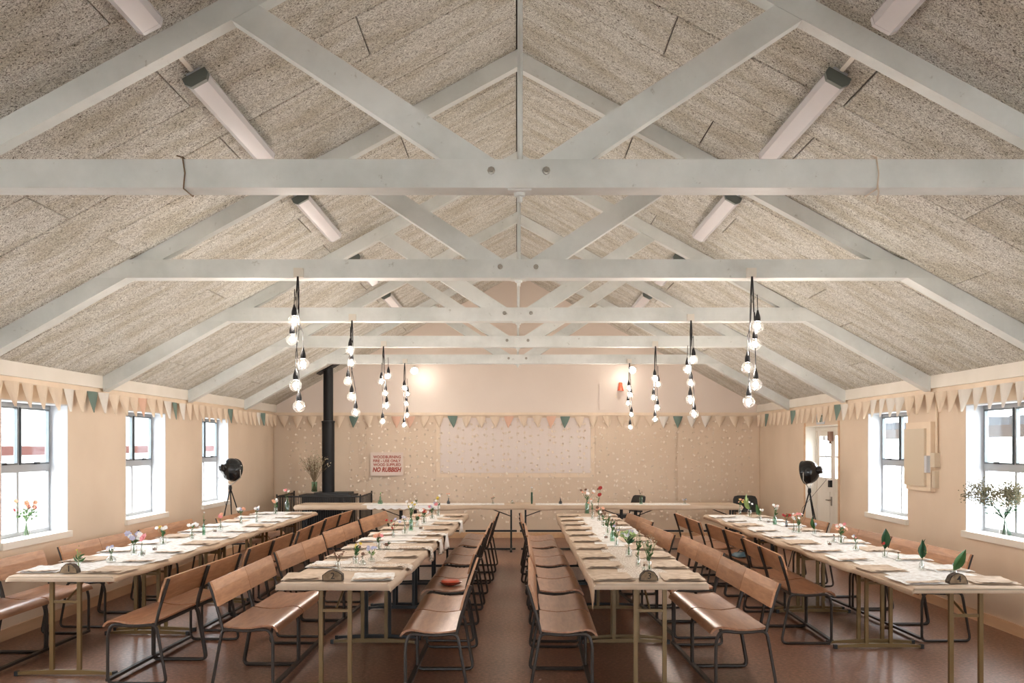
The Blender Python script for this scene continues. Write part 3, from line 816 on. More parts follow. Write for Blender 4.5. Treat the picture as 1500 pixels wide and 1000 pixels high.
# ------------------------------------------------------------------ vases with flowers
def petal_flower(b, c, r, n=7, nrm=None):
    nrm = Vector(nrm or (0, -.5, .8)).normalized(); e = nrm.orthogonal().normalized(); f = nrm.cross(e)
    for ring, (rr_, lift) in enumerate(((r, .15), (r*.65, .45))):
        for i in range(n):
            a = 2*PI*(i+ring*.5)/n; d = e*math.cos(a)+f*math.sin(a); s_ = e*-math.sin(a)+f*math.cos(a)
            p = Vector(c)
            b.add([p, p+d*rr_*.6+s_*rr_*.36+nrm*rr_*lift*.6, p+d*rr_+nrm*rr_*lift, p+d*rr_*.6-s_*rr_*.36+nrm*rr_*lift*.6], [(0, 1, 2, 3)])
    b.ball(Vector(c)+nrm*r*.15, r*.25, 6, 4)
def vase(x, y, z, kind, cols, label, seed, h=.09, r=.022, glass='vase_glass', spread=.05, stem=.10, nfl=5, fr=.016, leaves=4, leafm='leaf_green', ll=.035, cat='flower vase', grp='small vases of flowers on the tables', stemm='stem_green', tiny=0, tinym='fl_white', up=0.0):
    rr = random.Random(seed)
    t = thing('flower_vase', label, cat, (x, y, z), 0, grp)
    if kind == 'bottle': pr = [(r, 0), (r, h*.55), (r*.85, h*.66), (r*.38, h*.8), (r*.36, h*.97), (r*.45, h)]
    elif kind == 'jar': pr = [(r*.9, 0), (r, h*.1), (r, h*.8), (r*.85, h*.9), (r*.9, h)]
    elif kind == 'flared': pr = [(r*.75, 0), (r*.55, h*.25), (r*.7, h*.7), (r*1.1, h)]
    elif kind == 'flask': pr = [(r, 0), (r*1.15, h*.2), (r*.9, h*.45), (r*.35, h*.62), (r*.32, h*.9), (r*.5, h)]
    else: pr = [(r*.8, 0), (r, h*.35), (r*.9, h)]
    MB().lathe(pr, 14, cap1=False).build('vase_glass', glass, t, True)
    sb = MB(); heads = []
    for i in range(max(nfl, 2)+tiny//4):
        a = rr.uniform(0, 2*PI); q = rr.uniform(.25, 1)*spread; top = Vector((math.cos(a)*q, math.sin(a)*q*.7, h+stem*rr.uniform(.55, 1.05)))
        sb.tube([(0.3*r*math.cos(a), .3*r*math.sin(a), .01), (0, 0, h*.85), top*.5+Vector((0, 0, h*.4)), top], .0016, 4); heads.append(top)
    sb.build('stems', stemm, t)
    for i in range(nfl):
        fb = MB(); petal_flower(fb, (0, 0, 0), fr*rr.uniform(.75, 1.25), 7, (rr.uniform(-.6, .6), -.7, .6))
        fb.build('blossom', cols[i % len(cols)], t, loc=tuple(heads[i]))
    for i in range(leaves):
        a = rr.uniform(0, 2*PI); l = ll*rr.uniform(.7, 1.3); d = Vector((math.cos(a), math.sin(a)*.6, rr.uniform(.4, 1.3)+up)).normalized(); s_ = d.cross(Vector((rr.random(), rr.random(), .3))).normalized()*l*.2
        n_ = d.cross(s_).normalized()*l*.12
        def lf(u, v, d=d, s_=s_, n_=n_, l=l):
            wd = math.sin(PI*min(1, u*.96+.02)**.8); return d*l*u+s_*(v*2-1)*wd+n_*(1.6*wd*(abs(v*2-1)))-n_*2.2*u*u
        MB().grid(lf, 6, 2).build('leaf', leafm, t, loc=(0, 0, h*rr.uniform(.8, 1.0)+stem*rr.uniform(0, .6)))
    if tiny:
        b = MB()
        for i in range(tiny):
            hh = rr.choice(heads); p = hh+Vector((rr.gauss(0, spread*.25), rr.gauss(0, spread*.25), rr.gauss(0, stem*.2)))
            b.ball(p, rr.uniform(.0025, .005), 5, 3)
        tag(b.build('tiny_florets', tinym, t), kind='stuff')
    return t
def vrow(ri, px, py, *a, **k):
    y = F*(CAMH-TH)/(py-CY); x = (px-CX)*y/F
    return vase(x, y, TH+.012, *a, **k)
V = vrow; sdd = [100]
def S_():
    sdd[0] += 1; return sdd[0]
# leftmost row
V(0, 115, 835, 'flared', ['fl_yellow'], 'small vase with dark leaves and a tall grass stem beside the leftmost log', S_(), h=.06, r=.022, stem=.08, nfl=1, fr=.008, leaves=7, ll=.05, leafm='leaf_green', stemm='leaf_pale', spread=.03, tiny=12, tinym='leaf_pale')
V(0, 163, 825, 'flask', ['fl_white', 'fl_lilac'], 'round glass flask with white-lilac flowers, second along leftmost row', S_(), h=.075, r=.034, stem=.05, nfl=7, fr=.016, leaves=3, spread=.04)
V(0, 196, 814, 'jar', ['fl_white', 'fl_lilac', 'fl_white'], 'jar with large white flowers and one pink daisy, leftmost row', S_(), h=.09, r=.026, stem=.09, nfl=8, fr=.03, leaves=8, spread=.09, leafm='stem_green')
V(0, 207, 816, 'flask', ['fl_pink'], 'clear glass with a single big pink daisy, leftmost row', S_(), h=.07, r=.024, stem=.09, nfl=1, fr=.04, leaves=0, spread=.02)
V(0, 239, 799, 'jar', ['fl_white', 'fl_white', 'fl_yellow'], 'jar of white flowers and dense green leaves, leftmost row', S_(), h=.08, r=.03, stem=.08, nfl=9, fr=.018, leaves=12, spread=.07)
V(0, 281, 791, 'bottle', ['fl_white'], 'bottle with white blossom and a leaning green sprig, leftmost row', S_(), h=.10, r=.022, stem=.07, nfl=4, fr=.022, leaves=6, spread=.07)
V(0, 298.5, 785, 'bottle', ['fl_white'], 'slim pale green bottle with one tall stem, leftmost row', S_(), h=.15, r=.016, stem=.08, nfl=1, fr=.012, leaves=2, spread=.02, glass='green_glass')
V(0, 323, 779, 'flask', ['fl_peach', 'fl_pink'], 'glass with one round pink rose, leftmost row', S_(), h=.12, r=.026, stem=.06, nfl=2, fr=.035, leaves=1, spread=.012)
V(0, 353, 769, 'bottle', ['fl_lilac', 'fl_peach', 'fl_white'], 'slim bottle with blue-lilac flowers, far part of leftmost row', S_(), h=.12, r=.02, stem=.06, nfl=5, fr=.026, leaves=4, spread=.05)
V(0, 376, 767, 'bottle', ['fl_white', 'fl_lilac'], 'slim bottle with a drooping white flower, far part of leftmost row', S_(), h=.12, r=.018, stem=.07, nfl=3, fr=.026, leaves=3, spread=.05)
V(0, 404, 754, 'jar', ['fl_white', 'fl_peach'], 'jar of mixed pale flowers and greens near the leftmost row end', S_(), h=.09, r=.03, stem=.11, nfl=7, fr=.022, leaves=10, spread=.07)
V(0, 421, 750, 'bottle', ['fl_white', 'fl_pink'], 'tall green bottle with white flower at the leftmost row end', S_(), h=.19, r=.036, stem=.12, nfl=3, fr=.026, leaves=2, spread=.06, glass='green_glass')
# row 2
V(1, 495, 836, 'jar', ['fl_brown', 'fl_peach'], 'glass of dried brown-pink sprigs right behind the number 2 log', S_(), h=.06, r=.02, stem=.08, nfl=5, fr=.010, leaves=3, leafm='fl_brown', spread=.05, stemm='stem_dry', tiny=20, tinym='fl_brown')
V(1, 521, 828, 'jar', ['fl_yellow', 'fl_yellow', 'fl_brown'], 'vase of dense greenery with yellow buds, left-centre row', S_(), h=.07, r=.022, stem=.09, nfl=4, fr=.014, leaves=16, spread=.045)
V(1, 531, 830, 'flask', ['fl_brown'], 'clear flask with one dark bud beside the yellow-bud vase', S_(), h=.07, r=.026, stem=.03, nfl=1, fr=.014, leaves=0, spread=.01)
V(1, 544, 824, 'flask', ['fl_lilac', 'fl_lilac', 'fl_white'], 'low flask of pale blue flowers, left-centre row', S_(), h=.055, r=.026, stem=.06, nfl=5, fr=.018, leaves=4, spread=.045, leafm='leaf_pale')
V(1, 555, 807, 'jar', ['fl_peach', 'fl_pink', 'fl_peach'], 'jar of peach-pink blossoms with green leaves, left-centre row', S_(), h=.07, r=.022, stem=.07, nfl=8, fr=.02, leaves=9, spread=.05)
V(1, 567, 806, 'jar', ['fl_brown', 'fl_white'], 'low glass with a dark trailing sprig, left-centre row', S_(), h=.03, r=.024, stem=.02, nfl=2, fr=.018, leaves=6, spread=.05, leafm='leaf_dark')
V(1, 576, 788, 'bottle', ['fl_lilac', 'fl_red', 'fl_red'], 'slim bottle with blue thistles and dark red leaves, left-centre row', S_(), h=.08, r=.017, stem=.11, nfl=4, fr=.016, leaves=5, spread=.07, leafm='fl_red')
V(1, 593, 784, 'flask', ['fl_white', 'fl_lilac'], 'conical clear flask with pale blue sprig, left-centre row', S_(), h=.12, r=.026, stem=.06, nfl=4, fr=.018, leaves=2, spread=.035)
V(1, 602, 778, 'bottle', ['fl_white', 'fl_yellow', 'fl_white'], 'tall vase of cream frothy flowers, tallest in left-centre row', S_(), h=.17, r=.024, stem=.14, nfl=8, fr=.018, leaves=8, spread=.07, tiny=30, tinym='floret_dry', glass='green_glass')
V(1, 611, 774, 'jar', ['fl_peach'], 'small vase of mixed greens beside the tall cream flowers, left-centre row', S_(), h=.08, r=.022, stem=.06, nfl=2, fr=.014, leaves=10, spread=.035)
V(1, 621, 768, 'jar', ['fl_peach', 'fl_red', 'fl_white'], 'vase with rust and peach flowers toward the end of left-centre row', S_(), h=.08, r=.03, stem=.08, nfl=7, fr=.026, leaves=8, spread=.07)
V(1, 633, 761, 'flask', ['fl_white', 'fl_pink', 'fl_lilac'], 'glass of white and pink flowers at the end of left-centre row', S_(), h=.09, r=.028, stem=.10, nfl=7, fr=.026, leaves=5, spread=.09)
V(1, 642, 757, 'bottle', ['fl_white', 'fl_yellow'], 'bottle with tall white blossom stem at the end of left-centre row', S_(), h=.11, r=.024, stem=.17, nfl=6, fr=.02, leaves=5, spread=.05)
# row 3
V(2, 951, 838, 'jar', ['fl_white', 'floret_dry'], 'vase of branching green twigs with pale buds behind number 3 log', S_(), h=.08, r=.018, stem=.17, nfl=6, fr=.007, leaves=12, spread=.065, tiny=36, tinym='floret_dry', leafm='stem_green')
V(2, 935, 831, 'bottle', ['floret_dry'], 'tall bottle with upright dark green stems near number 3 log', S_(), h=.09, r=.018, stem=.16, nfl=3, fr=.009, leaves=12, spread=.028, tiny=14, tinym='floret_dry', leafm='stem_green')
V(2, 943, 838, 'jar', ['fl_brown', 'fl_brown'], 'tiny glass with brown buds beside the number 3 log', S_(), h=.03, r=.014, stem=.015, nfl=2, fr=.009, leaves=0, spread=.01)
V(2, 921, 816, 'flask', ['fl_green', 'fl_white', 'fl_green', 'fl_lilac'], 'flask holding a big green and white hydrangea head, right-centre row', S_(), h=.11, r=.026, stem=.09, nfl=34, fr=.022, leaves=5, spread=.08, leafm='leaf_dark', ll=.06)
V(2, 903, 801, 'bottle', ['fl_brown', 'fl_lilac'], 'bottle with dark sprigs left of the hydrangea, right-centre row', S_(), h=.08, r=.02, stem=.12, nfl=4, fr=.014, leaves=8, spread=.06, tiny=20, tinym='fl_brown')
V(2, 897, 794, 'bottle', ['fl_white'], 'tall vase of green foliage with small white flowers, right-centre row', S_(), h=.12, r=.024, stem=.10, nfl=4, fr=.012, leaves=16, spread=.05, glass='green_glass')
V(2, 890, 783, 'jar', ['fl_brown', 'fl_white'], 'vase of mixed green sprigs in the middle of right-centre row', S_(), h=.08, r=.022, stem=.12, nfl=5, fr=.014, leaves=14, spread=.06, tiny=16, tinym='floret_dry')
V(2, 884, 773, 'jar', ['fl_white', 'fl_brown'], 'low jar with white and brown flowers, far middle of right-centre row', S_(), h=.08, r=.026, stem=.09, nfl=6, fr=.018, leaves=8, spread=.06)
V(2, 878, 764, 'jar', ['fl_brown', 'fl_peach'], 'jar with rusty brown flowers in the far part of right-centre row', S_(), h=.07, r=.026, stem=.09, nfl=6, fr=.022, leaves=6, spread=.06)
V(2, 868, 761, 'bottle', ['fl_white', 'fl_peach'], 'clear bottle with thin pale stems at the end of right-centre row', S_(), h=.13, r=.022, stem=.12, nfl=4, fr=.016, leaves=4, spread=.06, tiny=14)
V(2, 860, 753, 'bottle', ['fl_peach', 'fl_white', 'fl_brown'], 'tall green vase with peach flowers at the end of right-centre row', S_(), h=.20, r=.03, stem=.12, nfl=8, fr=.026, leaves=6, spread=.11, glass='green_glass')
V(2, 876, 753, 'bottle', ['fl_red', 'fl_brown', 'fl_red'], 'slim vase with tall dark red flowers at the end of right-centre row', S_(), h=.12, r=.02, stem=.22, nfl=4, fr=.03, leaves=3, spread=.06)
# rightmost row
V(3, 1397, 850, 'jar', ['fl_lilac'], 'jar with one slanting pointed leaf beside the rightmost log', S_(), h=.065, r=.024, stem=.04, nfl=2, fr=.014, leaves=1, up=.6, ll=.13, leafm='leaf_green', spread=.02)
V(3, 1350, 837, 'bottle', ['fl_white', 'fl_yellow'], 'slim vase with large dark curled leaf, second along rightmost row', S_(), h=.08, r=.02, stem=.07, nfl=2, fr=.018, leaves=2, up=1.8, ll=.15, leafm='leaf_dark', spread=.03)
V(3, 1316, 823, 'flask', ['fl_brown'], 'small clear flask with a single brown bud, rightmost row', S_(), h=.05, r=.022, stem=.02, nfl=1, fr=.014, leaves=0, spread=.01)
V(3, 1296, 818, 'jar', ['fl_red', 'fl_red'], 'glass with a broad dark leaf and red flowers, rightmost row', S_(), h=.06, r=.022, stem=.06, nfl=3, fr=.016, leaves=1, up=1.5, ll=.16, leafm='leaf_dark', spread=.05)
V(3, 1254, 808, 'flask', ['fl_white', 'fl_lilac', 'fl_pink'], 'clear flask with tiny lilac-white flowers, rightmost row', S_(), h=.075, r=.026, stem=.06, nfl=4, fr=.014, leaves=3, spread=.04)
V(3, 1232, 798, 'jar', ['fl_peach', 'fl_white', 'fl_pink'], 'jar brimming with peach and white blooms, rightmost row', S_(), h=.09, r=.028, stem=.09, nfl=10, fr=.02, leaves=8, spread=.06)
V(3, 1222, 796, 'flask', ['fl_brown'], 'tiny clear glass left of the peach bloom jar', S_(), h=.06, r=.02, stem=.01, nfl=1, fr=.012, leaves=0, spread=.006)
V(3, 1193, 784, 'jar', ['fl_lilac'], 'slim vase with one upright green leaf, middle of rightmost row', S_(), h=.06, r=.02, stem=.05, nfl=2, fr=.014, leaves=2, up=2, ll=.12, spread=.02)
V(3, 1170, 782, 'jar', ['fl_peach', 'fl_white', 'fl_pink'], 'jar of pinkish meadow flowers, middle of rightmost row', S_(), h=.09, r=.028, stem=.11, nfl=9, fr=.018, leaves=8, spread=.06, tiny=16, tinym='fl_peach')
V(3, 1163, 781, 'flask', ['fl_white', 'fl_brown'], 'glass with a white anemone beside the pinkish meadow flowers', S_(), h=.08, r=.022, stem=.07, nfl=1, fr=.03, leaves=0, spread=.01)
V(3, 1152, 773, 'bottle', ['fl_red'], 'thin dark bottle with red flowers, far part of rightmost row', S_(), h=.09, r=.014, stem=.04, nfl=4, fr=.024, leaves=1, spread=.05, glass='blue_glass')
V(3, 1135, 769, 'bottle', ['fl_white', 'fl_peach', 'fl_white'], 'bottle with upright white blossoms, far part of rightmost row', S_(), h=.12, r=.024, stem=.11, nfl=7, fr=.022, leaves=5, spread=.055, glass='green_glass')
V(3, 1113, 764, 'jar', ['fl_white'], 'jar with slanting green leaf and white buds, rightmost row end', S_(), h=.07, r=.024, stem=.09, nfl=4, fr=.014, leaves=3, up=.5, ll=.10, spread=.06)
V(3, 1098, 758, 'jar', ['fl_white', 'fl_peach'], 'vase with broad light green leaves at the rightmost row end', S_(), h=.09, r=.03, stem=.10, nfl=3, fr=.016, leaves=3, up=.6, ll=.18, spread=.05, leafm='leaf_pale')
V(3, 1084, 755, 'bottle', ['fl_yellow', 'fl_peach'], 'vase of small yellow flowers, last on the rightmost row', S_(), h=.12, r=.022, stem=.09, nfl=6, fr=.016, leaves=3, spread=.05)
# back cross table
def B(px, *a, yy=15.68, **k): return vase((px-CX)*yy/F, yy, TH+.012, *a, **k)
B(557, 'flask', ['fl_green'], 'squat green glass bottle with sprig, left on the back cross table', S_(), h=.11, r=.038, stem=.08, nfl=2, fr=.010, leaves=2, spread=.02, glass='green_glass')
B(657, 'flask', ['fl_peach', 'fl_white'], 'small dark blue vase with thin flowers, back cross table left', S_(), h=.09, r=.026, stem=.09, nfl=3, fr=.016, leaves=0, spread=.03, glass='blue_glass')
B(610, 'jar', ['fl_white'], 'low vase with one green sprig, back cross table left', S_(), h=.03, r=.024, stem=.05, nfl=1, fr=.010, leaves=5, spread=.02)
B(722, 'jar', ['fl_peach', 'fl_brown'], 'low glass of peach twigs, middle of back cross table', S_(), h=.03, r=.022, stem=.10, nfl=4, fr=.012, leaves=2, spread=.03, stemm='stem_dry')
B(751, 'jar', ['fl_white'], 'low open bowl with pale petals, middle of back cross table', S_(), h=.03, r=.032, stem=.01, nfl=2, fr=.02, leaves=1, spread=.02)
B(779, 'column', ['fl_white'], 'tall straight dark green vase, middle of the back cross table', S_(), h=.185, r=.017, stem=.08, nfl=3, fr=.014, leaves=0, spread=.02, glass='leaf_dark')
B(821, 'flask', ['fl_brown'], 'small navy vase right of the tall dark green vase', S_(), h=.085, r=.027, stem=.02, nfl=1, fr=.008, leaves=0, spread=.006, glass='blue_glass')
B(939, 'jar', ['fl_brown'], 'green glass jar with thin twigs, right on back cross table', S_(), h=.11, r=.028, stem=.12, nfl=3, fr=.010, leaves=2, spread=.04, glass='green_glass', stemm='stem_dry')
B(1003, 'jar', ['fl_lilac'], 'low glass with small sprig, far right of back cross table', S_(), h=.03, r=.022, stem=.05, nfl=2, fr=.014, leaves=2, spread=.03)

# drinking glasses / tealights on the rows
for ri, y, off, lb in ((0, 8.35, .10, 'small dark tealight among the vases of the leftmost table row'), (0, 8.75, .05, 'dark tealight glass behind the green-leaf jar, leftmost row'), (0, 10.6, .0, 'small dark tealight in the far half of the leftmost row'),
                       (3, 9.2, -.05, 'small dark tealight on the rightmost table row'), (3, 11.9, .1, 'dark tealight at the far part of rightmost row'),
                       (1, 11.0, .05, 'small tealight in the far half of left-centre table row'), (2, 9.9, -.03, 'small tealight between the vases of right-centre table row')):
    t = thing('tealight', lb, 'candle', (along(ri, y, off), y, TH+.012), 0, 'tealights on the tables')
    MB().lathe([(.02, 0), (.024, .03), (.024, .04)], 12, cap1=False).build('holder', 'vase_glass', t, True)
    MB().lathe([(.018, .002), (.018, .018), (.004, .02), (.002, .028)], 10).build('candle', 'fl_brown', t, True)

# big window-sill bouquets
def bouquet(name, label, x, y, z, h, r, stem, spread, nst, florm, leafm, stemm, glass, seed, big=None, nf=500, fs=(.005, .010), two=0, grp=None, sz=1):
    rr = random.Random(seed)
    t = thing(name, label, 'flower vase', (x, y, z))
    MB().lathe([(r*.9, 0), (r, h*.1), (r*.95, h*.7), (r*1.05, h)], 18, cap1=False).build('vase_glass', glass, t, True)
    sb = MB(); heads = []
    for i in range(nst):
        a = rr.uniform(0, 2*PI); q = rr.random()**.6*spread
        xx = math.cos(a)*q*1.0; yy = math.sin(a)*q*.5
        if two: arm = rr.random() < .52; xx, yy = ((-.20+rr.gauss(0, .05), .16+rr.gauss(0, .07)) if arm else (-.03+rr.gauss(0, .03), -.24+rr.gauss(0, .07)))
        top = Vector((xx, yy, h+stem*rr.uniform(.45, 1)))
        sb.tube([(-xx*.2, -yy*.1, .01), (0, 0, h*.9), (top.x*.45, top.y*.45, h+(top.z-h)*.55), top], .0028*sz, 4, r2=.0012*sz); heads.append(top)
        for _ in range(2):
            f = rr.uniform(.55, .9); p = Vector((top.x*f*.8, top.y*f*.8, h+(top.z-h)*f)); q2 = p+Vector((rr.gauss(0, .04), rr.gauss(0, .04), rr.uniform(.03, .09)))
            sb.tube([p, q2], .0014*sz, 3); heads.append(q2)
    tag(sb.build('stems', stemm, t), kind='stuff')
    b = MB()
    for i in range(nf):
        hh = rr.choice(heads); p = hh+Vector((rr.gauss(0, spread*.11), rr.gauss(0, spread*.11), rr.gauss(0, stem*.07)))
        b.ball(p, rr.uniform(*fs), 5, 3)
    tag(b.build('florets', florm, t), kind='stuff')
    if leafm:
        b = MB()
        for i in range(60):
            hh = rr.choice(heads); p = Vector((hh.x*.6, hh.y*.6, h+(hh.z-h)*rr.uniform(.1, .6))); d = Vector((rr.gauss(0, 1), rr.gauss(0, 1), rr.gauss(.5, .6))).normalized()*.035; e = d.orthogonal().normalized()*.011
            b.add([p, p+d*.5+e, p+d, p+d*.5-e], [(0, 1, 2, 3)])
        tag(b.build('leaves', leafm, t), kind='stuff')
    for i, c in enumerate(big or []):
        fb = MB(); petal_flower(fb, (0, 0, 0), rr.uniform(.022, .034), 8, (.8, -.6, .4)); fb.build('blossom', c, t, loc=tuple(heads[(i*3) % len(heads)]))
    return t
bouquet('sill_bouquet', 'glass vase of orange-pink flowers on the nearest left window sill', -W-.085, 9.03, WZ0+.012, .15, .035, .20, .13, 12, 'fl_peach', 'stem_green', 'stem_green', 'vase_glass', 5, ['fl_peach', 'fl_pink', 'fl_peach', 'fl_peach', 'fl_pink', 'fl_red'], 50, (.004, .008))
bouquet('sill_bouquet', 'glass vase with two bushy sprays of dried gypsophila, nearest right sill', W+.085, 9.08, WZ0+.012, .17, .045, .33, .26, 46, 'gypsophila', 'leaf_dark', 'leaf_dark', 'vase_glass', 6, None, 1900, (.004, .008), two=1)
bouquet('branch_vase', 'glass vase of dried bare branches on the wood stove', -3.47, 16.85, .885, .17, .05, .46, .30, 46, 'floret_dry', None, 'stem_dry', 'green_glass', 8, None, 240, (.006, .011), sz=1.7)

# ------------------------------------------------------------------ things on benches
t = thing('red_dish', 'oval red dish resting on the bench right of left-centre table row', 'dish', (at(660, 858, 8.72).x, 8.72, .442), .1)
MB().lathe([(.05, 0), (.085, .012), (.10, .03), (.105, .034), (.094, .032), (.05, .012)], 20, cap1=True).build('bowl', 'red_dish', t, True)
MB().lathe([(.085, .030), (.075, .045), (.02, .05)], 16).build('lid', 'red_plastic', t, True)
t = thing('blue_bag', 'small blue folded bag on a bench left of rightmost table row', 'bag', (2.50, 10.9, .452), .3)
b = MB().grid(lambda u, v: ((u-.5)*.24, (v-.5)*.2, .003+.045*(math.sin(u*PI)*math.sin(v*PI))**.4*(1+.25*noise.noise(Vector((u*4, v*4, 2))))), 14, 12)
o = b.build('pouch', 'blue_bag', t, True); MB().tube([(-.06, .0, .04), (-.02, .01, .07), (.04, 0, .045)], .006, 6).build('strap', 'cable_black', t)

# ------------------------------------------------------------------ bulb clusters
clusters = [
 (3, 437, 392, [(431,470),(428,497),(444,533),(433,564),(438,595)], 'left cluster of five hanging globe bulbs, nearest the camera'),
 (3, 1101, 392, [(1110,478),(1106,504),(1095,538),(1107,563),(1097,588)], 'right cluster of five hanging globe bulbs, nearest the camera'),
 (4, 516, 463, [(513,513),(515,532),(510,558),(515,580.5),(521,604)], 'left cluster of five hanging globe bulbs, second from the camera'),
 (4, 1012, 461, [(1016,526.6),(1007,540.5),(1012,561),(1011,585),(1016.7,606)], 'right cluster of five hanging globe bulbs, second from the camera'),
 (5, 562, 498, [(569,550.7),(558.6,558.8),(564.7,576),(566.5,593.7),(560.6,617)], 'left cluster of five hanging globe bulbs, third from the camera'),
 (5, 960, 500, [(959,554),(964,563),(957.4,581.8),(963,597),(959.6,614)], 'right cluster of five hanging globe bulbs, third from the camera'),
 (6, 593, 524, [(592,568),(597,577),(595.3,591),(596.4,607.7),(592,622)], 'left cluster of five hanging globe bulbs, farthest, near the gable'),
 (6, 922, 526, [(921,568),(924,578),(920,590.4),(925,607),(923,625.4)], 'right cluster of five hanging globe bulbs, farthest, near the gable')]
BR = .049
gm = MB().ball((0, 0, 0), BR, 20, 14).mesh('globe', 'bulb_glass', True)
fm_ = MB().ball((0, 0, 0), .0195, 12, 8, 1.15).mesh('filament', 'filament_glow', True)
hm = MB().lathe([(.021, .0), (.022, .02), (.019, .04), (.011, .065), (.006, .085)], 12).mesh('bulb_holder', 'cable_black', True)
for ti, px, py, bl, lb in clusters:
    yy = TY[ti]-.035; x0 = (px-CX)*yy/F; zt = ZC0+.03
    t = thing('bulb_cluster', lb, 'pendant light', (x0, yy, zt), 0, 'clusters of hanging globe bulbs')
    MB().box(-.036, .036, -.012, .0345, -.03, .04).lathe([(.006, .0), (.006, .003)], 8, (-.02, -.0125, .02), (0, -1, 0)).build('ceiling_box', 'plate_paint', t)
    for k, (bx_, by_) in enumerate(bl):
        p = at(bx_, by_, yy-.02+.04*((k*2) % 5)/4); q = p-Vector((x0, yy, zt))
        q.z = p.z-zt
        top = q+Vector((0, 0, BR*.97))
        jx = (-.008, .006, -.002, .01, -.012)[k]
        MB().tube([(jx*.4, -.016, -.028), (jx, -.018, -.14), (jx*1.2+q.x*.2, q.y*.6-.012, top.z*.5-.05), (q.x*.9, q.y, top.z+.20), (q.x, q.y, top.z+.08)], .0034, 6).build('cable', 'cable_black', t, True)
        obj('bulb_holder', hm, t, tuple(top-Vector((0, 0, .006))))
        g = obj('globe', gm, t, tuple(q)); obj('filament', fm_, g, (0, 0, 0))

# ------------------------------------------------------------------ fluorescent fittings
FX = 1.80
def fitting(side, y0, lb, ln=1.55):
    z = ceil_z(FX)-.085
    t = thing('fluorescent_fitting', lb, 'ceiling light', (side*FX, y0, z), 0, 'fluorescent ceiling fittings'); t.rotation_euler = (0, side*ang, 0)
    MB().box(-.045, .045, .03, ln-.03, .035, .075).build('housing', 'window_white', t)
    sec = [(-.068, .035), (-.07, .0), (-.045, -.028), (.045, -.028), (.07, .0), (.068, .035)]
    MB().prism(sec, 'y', .03, ln-.03).build('diffuser', 'diffuser', t, True)
    MB().prism([(x*1.06, z_*1.06) for x, z_ in sec], 'y', 0, .035).build('end_cap', 'cap_grey', t)
    MB().prism([(x*1.04, z_*1.04) for x, z_ in sec], 'y', ln-.03, ln).build('end_cap', 'diffuser', t)
    MB().box(-.012, .012, -.32, 0, .045, .065).build('conduit', 'plate_paint', t)
for k, y0 in enumerate((3.28, 5.52, 8.2, 10.9, 13.55)):
    for side in (-1, 1):
        fitting(side, y0, 'long white fluorescent fitting on the %s slope, %s from the camera' % ('left' if side < 0 else 'right', ORD[k]))

# ------------------------------------------------------------------ bunting
def flag_mesh(m, seed):
    def fn(u, v):
        w_ = .165*(1-v*.97); x = (u-.5)*w_
        return (x, -.004-.016*math.sin(u*PI)*v-.012*v*noise.noise(Vector((seed, v*2, 0))), -.195*v)
    return MB().sheet(fn, 4, 5, .0).mesh('flag', m)
def flag_mesh2(m, seed, wd=.245):
    b = MB(); rr = random.Random(seed); c = rr.uniform(-.02, .02); cur = rr.uniform(.015, .045)
    b.grid(lambda u, v: ((u-.5)*wd*(1-v**1.25*.97)+c*v, -.004-cur*(1-(2*u-1)**2)*(1-.6*v)-.02*v, -.215*v), 6, 7)
    k = len(b.v); fs = list(b.f)
    b.v += [(x, y_+.002, z_) for x, y_, z_ in b.v]; b.f += [tuple(i+k for i in f[::-1]) for f in fs]
    return b.mesh('flag', m)
fsmall = {c: [flag_mesh2(c, s+hash_, .18) for s in range(3)] for hash_, c in enumerate(('flag_cream', 'flag_white', 'flag_green', 'flag_peach'))}
fmeshes = {c: [flag_mesh2(c, s+hash_) for s in range(3)] for hash_, c in enumerate(('flag_cream', 'flag_white', 'flag_green', 'flag_peach'))}
def bunting(label, p0, p1, normal, pitch, greens, peaches, sag=.012, backlit=()):
    p0, p1 = Vector(p0), Vector(p1); d = p1-p0; Ln = d.length; n_ = int(Ln/pitch)
    t = thing('bunting', label, 'bunting', tuple(p0)); u = d.normalized(); nr = Vector(normal)
    rz = math.atan2(nr.x, -nr.y)
    pts = [u*(Ln*i/(n_*2))+Vector((0, 0, -sag*abs(math.sin(i*PI/12)))) for i in range(n_*2+1)]
    MB().tube(pts, .003, 4).build('string', 'cord', t)
    for i in range(n_):
        c = 'flag_green' if i in greens else ('flag_peach' if i in peaches else ('flag_white' if i in backlit else ('flag_cream' if R.random() < .85 else 'flag_peach' if R.random() < .3 else 'flag_white')))
        q = u*(pitch*(i+.5)); q.z -= sag*abs(math.sin((2*i+1)*PI/12))
        obj('flag', (fsmall if abs(nr.y) > .5 else fmeshes)[c][i % 3], t, tuple(q), (0, 0, rz+R.uniform(-.12, .12)))
# left wall runs from near to far; greens found by position
def idx(y, y0, pitch): return int((y-y0)/pitch)
gl_ = {idx(y, 7.0, .27) for y in (10.2, 12.45, 14.9, 16.8)}
bunting('string of pennant flags along the left wall above the windows', (-W+.055, 7.0, 2.235), (-W+.055, YB-.05, 2.235), (1, 0, 0), .27, gl_, set())
gr_ = {idx(y, 7.0, .27) for y in (9.97, 10.25, 13.25, 15.45, 17.2, 10.5)} - {idx(10.5, 7.0, .27)}
bunting('string of pennant flags along the right wall above the door', (W-.055, 7.0, 2.235), (W-.055, YB-.05, 2.235), (-1, 0, 0), .27, {idx(y, 7.0, .27) for y in (13.25, 15.45, 17.2)}, set(), backlit={idx(y, 7.0, .27) for y in (7.3, 7.6, 7.9, 8.2, 8.4, 8.7, 9.0, 9.3, 9.6, 11.2, 11.5, 11.8, 12.1)})  # flags at the right windows coloured white, standing in for daylight behind them
xg = lambda px: int(((px-CX)*17.8/F+4.35)/.255)
